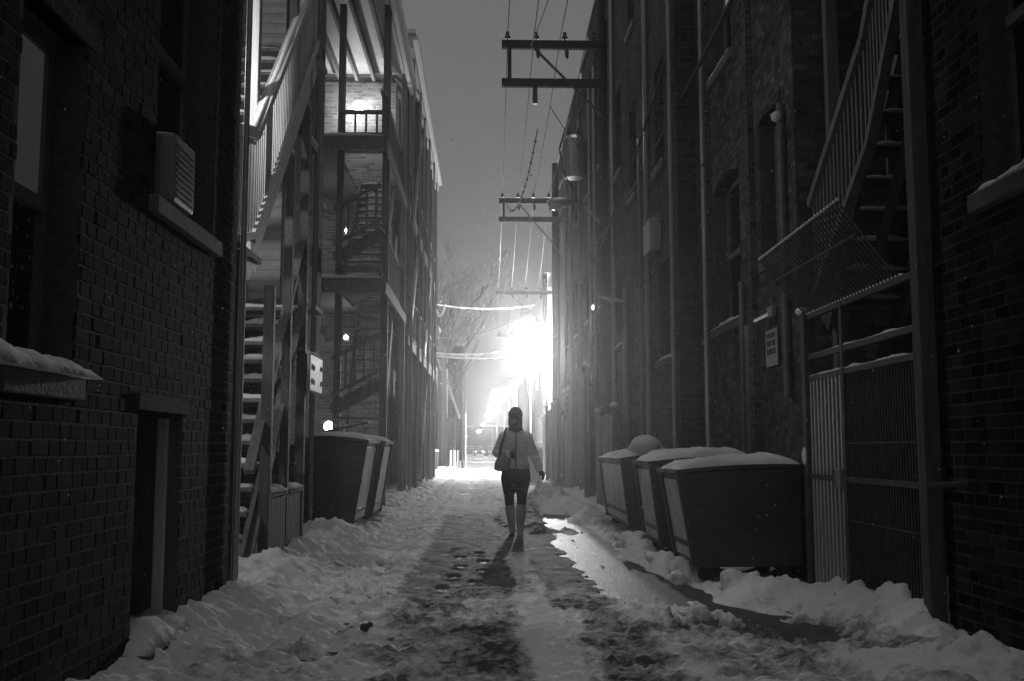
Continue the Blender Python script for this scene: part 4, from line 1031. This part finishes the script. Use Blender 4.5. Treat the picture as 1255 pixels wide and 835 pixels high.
t = thing('sign_post', (-1.16,60,0), 'thin pale post with a small arm just right of the dark one', 'post'); b_ = MB(); b_.tube([(-1.16,60,-.02),(-1.16,60,3.2)], .05, 8); b_.tube([(-1.16,60,1.9),(-1.0,60,1.85)], .03, 6); b_.build('post', 'white', t)
for k in range(3):
    x = -1.92+.19*k; t = MB(); t.tube([(x,57+.3*k,-.02),(x,57+.3*k,1.0),(x,57+.3*k,1.06)], [.07,.07,.04], 12)
    tag(t.build('bollard', 'white', smooth=False), 'pale bollard in the short row at the foot of the dark far left post', 'bollard', 'row of three pale bollards')
for k, (x, y, lb) in enumerate([(-2.5,46,'round lidded rubbish bin just past the end of the long brick building'),(-2.6,50.5,'second lidded bin, half behind the first on the far left')]):
    t = thing('rubbish_bin', (x,y,0), lb, 'bin', 'rubbish bins on the far left')
    b_ = MB(); b_.hexa([(x-.24,y-.25,.05),(x+.24,y-.25,.05),(x-.24,y+.25,.05),(x+.24,y+.25,.05),(x-.3,y-.32,1.0),(x+.3,y-.32,1.0),(x-.3,y+.32,1.0),(x+.3,y+.32,1.0)]); b_.build('body', 'plastic', t, bevel=.03)
    b_ = MB(); b_.hexa([(x-.32,y-.34,1.0),(x+.32,y-.34,1.0),(x-.32,y+.34,1.0),(x+.32,y+.34,1.0),(x-.26,y-.28,1.1),(x+.26,y-.28,1.1),(x-.26,y+.28,1.1),(x+.26,y+.28,1.1)]); b_.build('lid', 'snow', t, bevel=.02)
    for s in (-1,1): b_ = MB(); b_.tube([(x+s*.22,y+.3,.1),(x+s*.28,y+.3,.1)], .1, 12); b_.build('wheel', 'rubber', t)
# shrubs on the far left as scraggly twigs
for k, (x, y, h) in enumerate([(-2.35,57,2.4),(-2.0,62,2.0)]):
    rr = random.Random(k+50); t = thing('bare_shrub', (x,y,0), ['tangled bare shrub below the snow capped wall lamp','second bare shrub behind the pale bollards'][k], 'shrub', 'bare shrubs'); c = MB()
    for i in range(60):
        a = rr.uniform(0,6.28); l = h*rr.uniform(.5,1); p = Vector((x+rr.uniform(-.2,.2),y+rr.uniform(-.2,.2),0)); q_ = p+Vector((math.cos(a)*.35,math.sin(a)*.35,l)); m_ = (p+q_)/2+Vector((rr.uniform(-.1,.1),0,0))
        c.tube([p,m_,q_], [.012,.009,.004], 4); c.tube([m_, m_+Vector((rr.uniform(-.3,.3),rr.uniform(-.3,.3),.4))], [.008,.003], 4)
    c.build('twigs', 'bark', t)

# ---- cars at the cross street
def car(x, y, rz, label, lights):
    t = thing('parked_car', (0,0,0), label, 'car', 'cars at the far cross street')
    prof = [(-2.1,.35),(-2.15,.75),(-1.95,.92),(-1.3,.98),(-.75,1.42),(.75,1.45),(1.35,1.0),(2.05,.9),(2.15,.6),(2.1,.35)]
    def ext(pr, w0, w1, z_in):
        vs = []; n = len(pr)
        for s in (-1,1):
            for (a, z) in pr: w = w0 if z < 1.0 else w1; vs.append((s*w, a, z))
        return vs, [tuple(range(n-1,-1,-1)), tuple(range(n,2*n))]+[(i,(i+1)%n,n+(i+1)%n,n+i) for i in range(n)]
    b = MB(); b.add(*ext(prof,.88,.68,0)); b.build('body', 'car', t, bevel=.05)
    b = MB(); b.hexa([(-.62,-1.22,1.03),(.62,-1.22,1.03),(-.62,-.82,1.36),(.62,-.82,1.36),(-.62,-1.25,1.05),(.62,-1.25,1.05),(-.62,-.84,1.40),(.62,-.84,1.40)]); b.build('windscreen', 'glass', t)
    for s in (-1,1):
        b = MB(); b.box(s*.80-.02,s*.80+.02,-.7,.9,1.02,1.3); b.build('side_window', 'glass', t)
        for yy_ in (-1.35,1.35): b = MB(); b.tube([(s*.72,yy_,.33),(s*.9,yy_,.33)], .33, 16); b.build('wheel', 'rubber', t)
        b = MB(); b.ell((s*.6,-2.12,.68),(.17,.06,.1),10,8); b.build('headlight', 'bulb_s' if lights else 'white', t, smooth=True)
    b = MB(); b.box(-.6,.6,-.7,.7,1.452,1.52); b.build('snow', 'snow', t, bevel=.03)
    t.location = (x,y,0); t.rotation_euler = (0,0,rz)
car(-2.3,150,0,'leftmost parked car at the far end of the alley', False)
car(-.95,158,0,'distant car with lit headlights in the middle of the far end', True)
car(1.0,146,R(4),'rightmost parked car at the far end, left of the walker', False)

# ================================================================== PERSON
pr = thing('person', (.40,13.6,0), 'person walking towards the camera in a pale quilted jacket, dark hat and grey boots', 'person')
px0, py0 = .40, 13.6
def V(x, y, z): return Vector((px0+x, py0+y, z))
gz = max(ground_z(.36,13.7), ground_z(.46,13.5)) ; gz = min(gz, .03)
hipL, hipR = V(-.085,.02,.86), V(.085,.0,.86)               # L = image left
kneeL, kneeR = V(-.085,.0,.47), V(.075,-.10,.47)
ankL, ankR = V(-.045,.12,.12), V(.055,-.10,.10)
shL, shR = V(-.15,.0,1.285), V(.15,.0,1.285)
elL, elR = V(-.245,.03,1.09), V(.235,.06,1.07)
wrL, wrR = V(-.10,-.15,1.06), V(.315,.0,.865)
head = V(-.005,-.065,1.555)
def body_shape(grow=0, parts=('torso','legs','arms','head')):
    b = MB(); e = grow
    if 'torso' in parts:
        b.loft([(px0,py0+.01,.80,.125+e,.10+e),(px0,py0+.01,.88,.17+e,.12+e),(px0,py0,.98,.15+e,.11+e),(px0,py0,1.08,.135+e,.10+e),(px0,py0-.01,1.2,.155+e,.11+e),(px0,py0-.01,1.3,.165+e,.105+e),(px0,py0-.005,1.36,.11+e,.08+e),(px0,py0-.01,1.4,.055+e,.055+e)])
        b.capsule(shL, shR, .06+e, .06+e)
    if 'legs' in parts:
        for hp, kn, an in ((hipL,kneeL,ankL),(hipR,kneeR,ankR)):
            b.capsule(hp, kn, .088+e, .056+e); b.capsule(kn, an, .056+e, .036+e)
            b.capsule(an+Vector((0,.02,-.06)), an+Vector((.0,-.13,-.085)), .036+e, .028+e)
    if 'arms' in parts:
        for s, el_, wr in ((shL,elL,wrL),(shR,elR,wrR)): b.capsule(s, el_, .052+e, .040+e); b.capsule(el_, wr, .040+e, .028+e)
    return b
def hand(b, wr, d, side, curl=.5, e=0, up=Vector((0,0,1)), sc=1.0):
    """palm, four fingers and thumb; d = direction of the hand, side = across the palm towards the thumb"""
    d = d.normalized(); side = (side - d*side.dot(d)).normalized(); nrm = d.cross(side).normalized()
    pc_ = wr + d*.05*sc
    b.capsule(wr, wr+d*.075*sc+side*.018, .024+e, .022+e); b.capsule(wr+d*.01, wr+d*.075*sc-side*.02, .022+e, .020+e)
    for k, (off, ln) in enumerate(((.030,.066),(.010,.074),(-.010,.068),(-.030,.054))):
        p = wr + d*.075*sc + side*off; q = p + (d*math.cos(curl*.6)+nrm*math.sin(curl*.6)+side*(.12*(1.5-k)*.5))*ln*.5; r_ = q + (d*math.cos(curl*1.7)+nrm*math.sin(curl*1.7))*ln*.5
        b.capsule(p - d*.02, q, .0095+e, .009+e, 8); b.capsule(q, r_, .009+e, .0078+e, 8)
    p = wr + d*.025 + side*.024; q = p + (d*.6+side*.8+nrm*.25).normalized()*.035; r_ = q + (d*.9+side*.35+nrm*.3).normalized()*.03
    b.capsule(p, q, .012+e, .0105+e, 8); b.capsule(q, r_, .0105+e, .009+e, 8)
bs = body_shape(0)
hr = Matrix.Rotation(R(22), 3, 'X')
bs.capsule(V(0,-.005,1.36), V(0,-.04,1.48), .05, .05)
bs.ell(head, (.074,.092,.112), rot=hr); bs.ell(head+Vector((0,-.035,-.055)), (.052,.06,.06), rot=hr)
bs.capsule(head+Vector((0,-.088,-.005)), head+Vector((0,-.105,-.035)), .010, .015, 8)        # nose
bs.ell(head+Vector((0,-.085,-.066)), (.022,.012,.009))                                       # mouth
for s in (-1,1): bs.ell(head+Vector((s*.074,.01,-.01)), (.012,.022,.032)); bs.ell(head+Vector((s*.028,-.083,.012)), (.012,.010,.008))
dL = Vector((.8,-.35,-.1)); dR = Vector((.62,-.12,-.8))
hand(bs, wrL, dL, Vector((0,-.3,1)), 1.0); hand(bs, wrR, dR, Vector((-.3,-.6,0)), .55)
bs.build('body', 'skin', pr, voxel=.0065)
for s in (-1,1): b_ = MB(); b_.ell(head+Vector((s*.028,-.088,.012)), (.009,.007,.006), 8, 6); b_.build('eye', 'black', pr, smooth=True)
j = MB(); e = .028                                                                            # jacket
j.loft([(px0,py0+.01,.88,.185,.135),(px0,py0+.01,.93,.19,.145),(px0,py0,1.0,.165,.135),(px0,py0,1.08,.155,.13),(px0,py0-.01,1.2,.18,.145),(px0,py0-.01,1.29,.175,.14),(px0,py0-.005,1.35,.12,.11),(px0,py0-.01,1.41,.085,.085)])
j.capsule(shL, shR, .082, .082)
for s, el_, wr in ((shL,elL,wrL),(shR,elR,wrR)): j.capsule(s, el_, .080, .068); j.capsule(el_, wr, .068, .048)
rr = random.Random(11)                                           # folds at waist, elbows and hem
for k in range(9):
    a = rr.uniform(.2,2.9); z = rr.uniform(.92,1.2); c0 = (px0+.155*math.cos(a), py0-.12*math.sin(a), z); j.capsule(c0, (c0[0]*.4+.6*px0+rr.uniform(-.03,.03), py0-.135, z+rr.uniform(-.06,.03)), .018, .012, 8)
for el_, wr in ((elL,wrL),(elR,wrR)):
    for t_ in (.0,.25,.5,.8): p_ = el_+(wr-el_)*t_; j.ell(p_, (.072-.018*t_,.070-.018*t_,.016))
j.build('jacket', 'jacket', pr, voxel=.008)
b_ = MB(); b_.tube([V(0,-.148,.90),V(0,-.140,1.0),V(0,-.136,1.08),V(0,-.156,1.2),V(0,-.15,1.29),V(0,-.12,1.36)], .007, 6); b_.build('zip', 'black', pr)
b_ = MB(); b_.loft([(px0,py0-.01,1.36,.10,.10),(px0,py0-.015,1.40,.10,.10),(px0,py0-.03,1.455,.088,.095),(px0,py0-.04,1.48,.07,.08)]); b_.ell(V(.0,-.11,1.42),(.07,.05,.075)); b_.build('scarf', 'knit', pr, voxel=.009)
b_ = MB(); b_.ell(head+Vector((0,.0,.03)), (.098,.118,.108), rot=hr); b_.ell(head+Vector((0,.03,-.06)),(.098,.09,.14)); b_.capsule(head+Vector((-.05,-.095,.055)),head+Vector((.05,-.095,.055)),.02,.02); b_.build('hat', 'knit', pr, voxel=.009)
b_ = MB()
for s in (-1,1): b_.capsule(head+Vector((s*.068,-.04,.0)), head+Vector((s*.07,-.06,-.13)), .022, .014)
b_.build('hair', 'hair', pr, voxel=.008)
b_ = MB(); b_.loft([(px0,py0+.01,.62,.175,.125),(px0,py0+.01,.75,.198,.135),(px0,py0+.01,.86,.188,.135),(px0,py0+.01,.92,.165,.125)]); 
for hp, kn in ((hipL,kneeL),(hipR,kneeR)): b_.capsule(hp, hp+(kn-hp)*.7, .10, .085)
b_.build('shorts', 'black', pr, voxel=.01)
b_ = MB()
for hp, kn, an in ((hipL,kneeL,ankL),(hipR,kneeR,ankR)): b_.capsule(hp, kn, .093, .064); b_.capsule(kn, kn+(an-kn)*.35, .064, .058)
b_.build('leggings', 'legging', pr, voxel=.009)
for kn, an, nm in ((kneeL,ankL,'boot'),(kneeR,ankR,'boot')):
    b_ = MB(); tp_ = kn+(an-kn)*.22; b_.capsule(tp_, kn+(an-kn)*.5, .067, .066); b_.capsule(kn+(an-kn)*.5, an, .066, .046)
    b_.capsule(an+Vector((0,.025,-.05)), an+Vector((0,-.05,-.055)), .044, .042); b_.capsule(an+Vector((0,-.02,-.062)), an+Vector((0,-.14,-.075)), .04, .033)
    bo = b_.build(nm, 'boot', pr, voxel=.009)
    s_ = MB(); zb = an.z-.118; s_.loft([(an.x,an.y-.055,zb,.043,.125),(an.x,an.y-.055,zb+.02,.045,.128)]); s_.build('sole', 'rubber', bo).location = (0,0,0)
for wr, d_, sd, cu in ((wrL,dL,Vector((0,-.3,1)),1.0),(wrR,dR,Vector((-.3,-.6,0)),.55)):
    b_ = MB(); hand(b_, wr, d_, sd, cu, .004); b_.capsule(wr-d_.normalized()*.04, wr, .040, .034); b_.build('glove', 'black', pr, voxel=.006)
bg = thing('shoulder_bag', (px0-.2,py0-.08,1.0), 'slouchy grey shoulder bag held against the walker\'s hip', 'bag')
b_ = MB(); b_.loft([(px0-.175,py0-.10,.845,.08,.05),(px0-.185,py0-.10,.87,.105,.07),(px0-.175,py0-.11,.95,.105,.075),(px0-.155,py0-.12,1.04,.085,.06),(px0-.14,py0-.13,1.09,.06,.035)]); b_.build('pouch', 'bag', bg, voxel=.01)
b_ = MB()
P_ = [V(-.215,-.12,1.04),V(-.20,-.16,1.15),V(-.16,-.165,1.28),V(-.125,-.09,1.40),V(-.12,.0,1.415),V(-.14,.09,1.36)]
for i in range(len(P_)-1): b_.bar(P_[i], P_[i+1], .035, .008, (0,1,.2))
b_.build('strap', 'black', bg)

# falling snow
fl = MB(); rr = random.Random(99)
for i in range(2600):
    y = rr.uniform(2.5,34); rd = rr.uniform(.0016,.0034)*(1+y*.03); x = rr.uniform(-1.7,2.4); z = rr.uniform(.05,1.2+y*.36)
    fl.add([(x+rd,y,z),(x-rd,y,z),(x,y+rd,z),(x,y-rd,z),(x,y,z+rd*1.5),(x,y,z-rd*1.5)], [(0,2,4),(2,1,4),(1,3,4),(3,0,4),(2,0,5),(1,2,5),(3,1,5),(0,3,5)])
tag(fl.build('falling_snow', 'snow', fix=False), 'fine snowflakes drifting down through the alley air', 'snowflakes', kind='stuff')
# ================================================================== HAZE, LIGHT, WORLD, CAMERA
hz = MB(); hz.box(-45,45,-8,240,-1.2,24)
hm = bpy.data.materials.new('haze'); hm.use_nodes = True; nt = hm.node_tree; nt.nodes.clear()
pv = nt.nodes.new('ShaderNodeVolumePrincipled'); pv.inputs['Color'].default_value = (.95,.95,.95,1); pv.inputs['Density'].default_value = .0015; pv.inputs['Anisotropy'].default_value = .88
oo = nt.nodes.new('ShaderNodeOutputMaterial'); nt.links.new(pv.outputs[0], oo.inputs['Volume'])
ho = hz.build('haze', hm); tag(ho, 'snowy night haze filling the alley', 'haze', kind='stuff')
for k, (loc, pw, rad) in enumerate(LIGHTS):
    l = bpy.data.lights.new('lamp_light', 'POINT'); l.energy = pw; l.shadow_soft_size = rad; l.color = (1,1,1)
    o = bpy.data.objects.new('lamp_light', l); COL.objects.link(o); o.location = loc
s = bpy.data.lights.new('sky_glow_sun', 'SUN'); s.energy = .27; s.angle = R(18); s.color = (1,1,1)
o = bpy.data.objects.new('sky_glow_sun', s); COL.objects.link(o); o.rotation_euler = (R(-4),R(-2),0)
w = bpy.data.worlds.new('World'); SC.world = w; w.use_nodes = True; nt = w.node_tree
sky = nt.nodes.new('ShaderNodeTexSky'); sky.sky_type = 'NISHITA'; sky.sun_disc = False; sky.sun_elevation = R(30); sky.sun_rotation = R(180); sky.dust_density = 4
bw = nt.nodes.new('ShaderNodeRGBToBW'); nt.links.new(sky.outputs[0], bw.inputs[0]); pw_ = N(nt, 'ShaderNodeMath', operation='POWER'); nt.links.new(bw.outputs[0], pw_.inputs[0]); pw_.inputs[1].default_value = .25   # cloud cover evens the sky out
nt.links.new(pw_.outputs[0], nt.nodes['Background'].inputs['Color'])
nt.nodes['Background'].inputs['Strength'].default_value = .12
cam = bpy.data.cameras.new('camera'); co_ = bpy.data.objects.new('camera', cam); COL.objects.link(co_); SC.camera = co_
cam.sensor_width = 36; cam.lens = 36*1250/1255; cam.clip_end = 1500; cam.clip_start = .05
co_.location = (0,0,1.14)
th, ya = math.atan(132.5/1250), math.atan(32.5/1250*math.cos(math.atan(132.5/1250)))
co_.rotation_euler = (math.pi/2+th, 0, -ya)
SC.render.engine = 'CYCLES'
c = SC.cycles; c.use_denoising = True; c.denoiser = 'OPENIMAGEDENOISE'; c.max_bounces = 6; c.diffuse_bounces = 3; c.glossy_bounces = 2; c.transmission_bounces = 2; c.volume_bounces = 1; c.transparent_max_bounces = 4
c.sample_clamp_indirect = 3; c.caustics_reflective = False; c.caustics_refractive = False; c.use_adaptive_sampling = False
SC.view_settings.view_transform = 'Standard'; SC.view_settings.look = 'None'; SC.view_settings.exposure = 0; SC.view_settings.gamma = 1
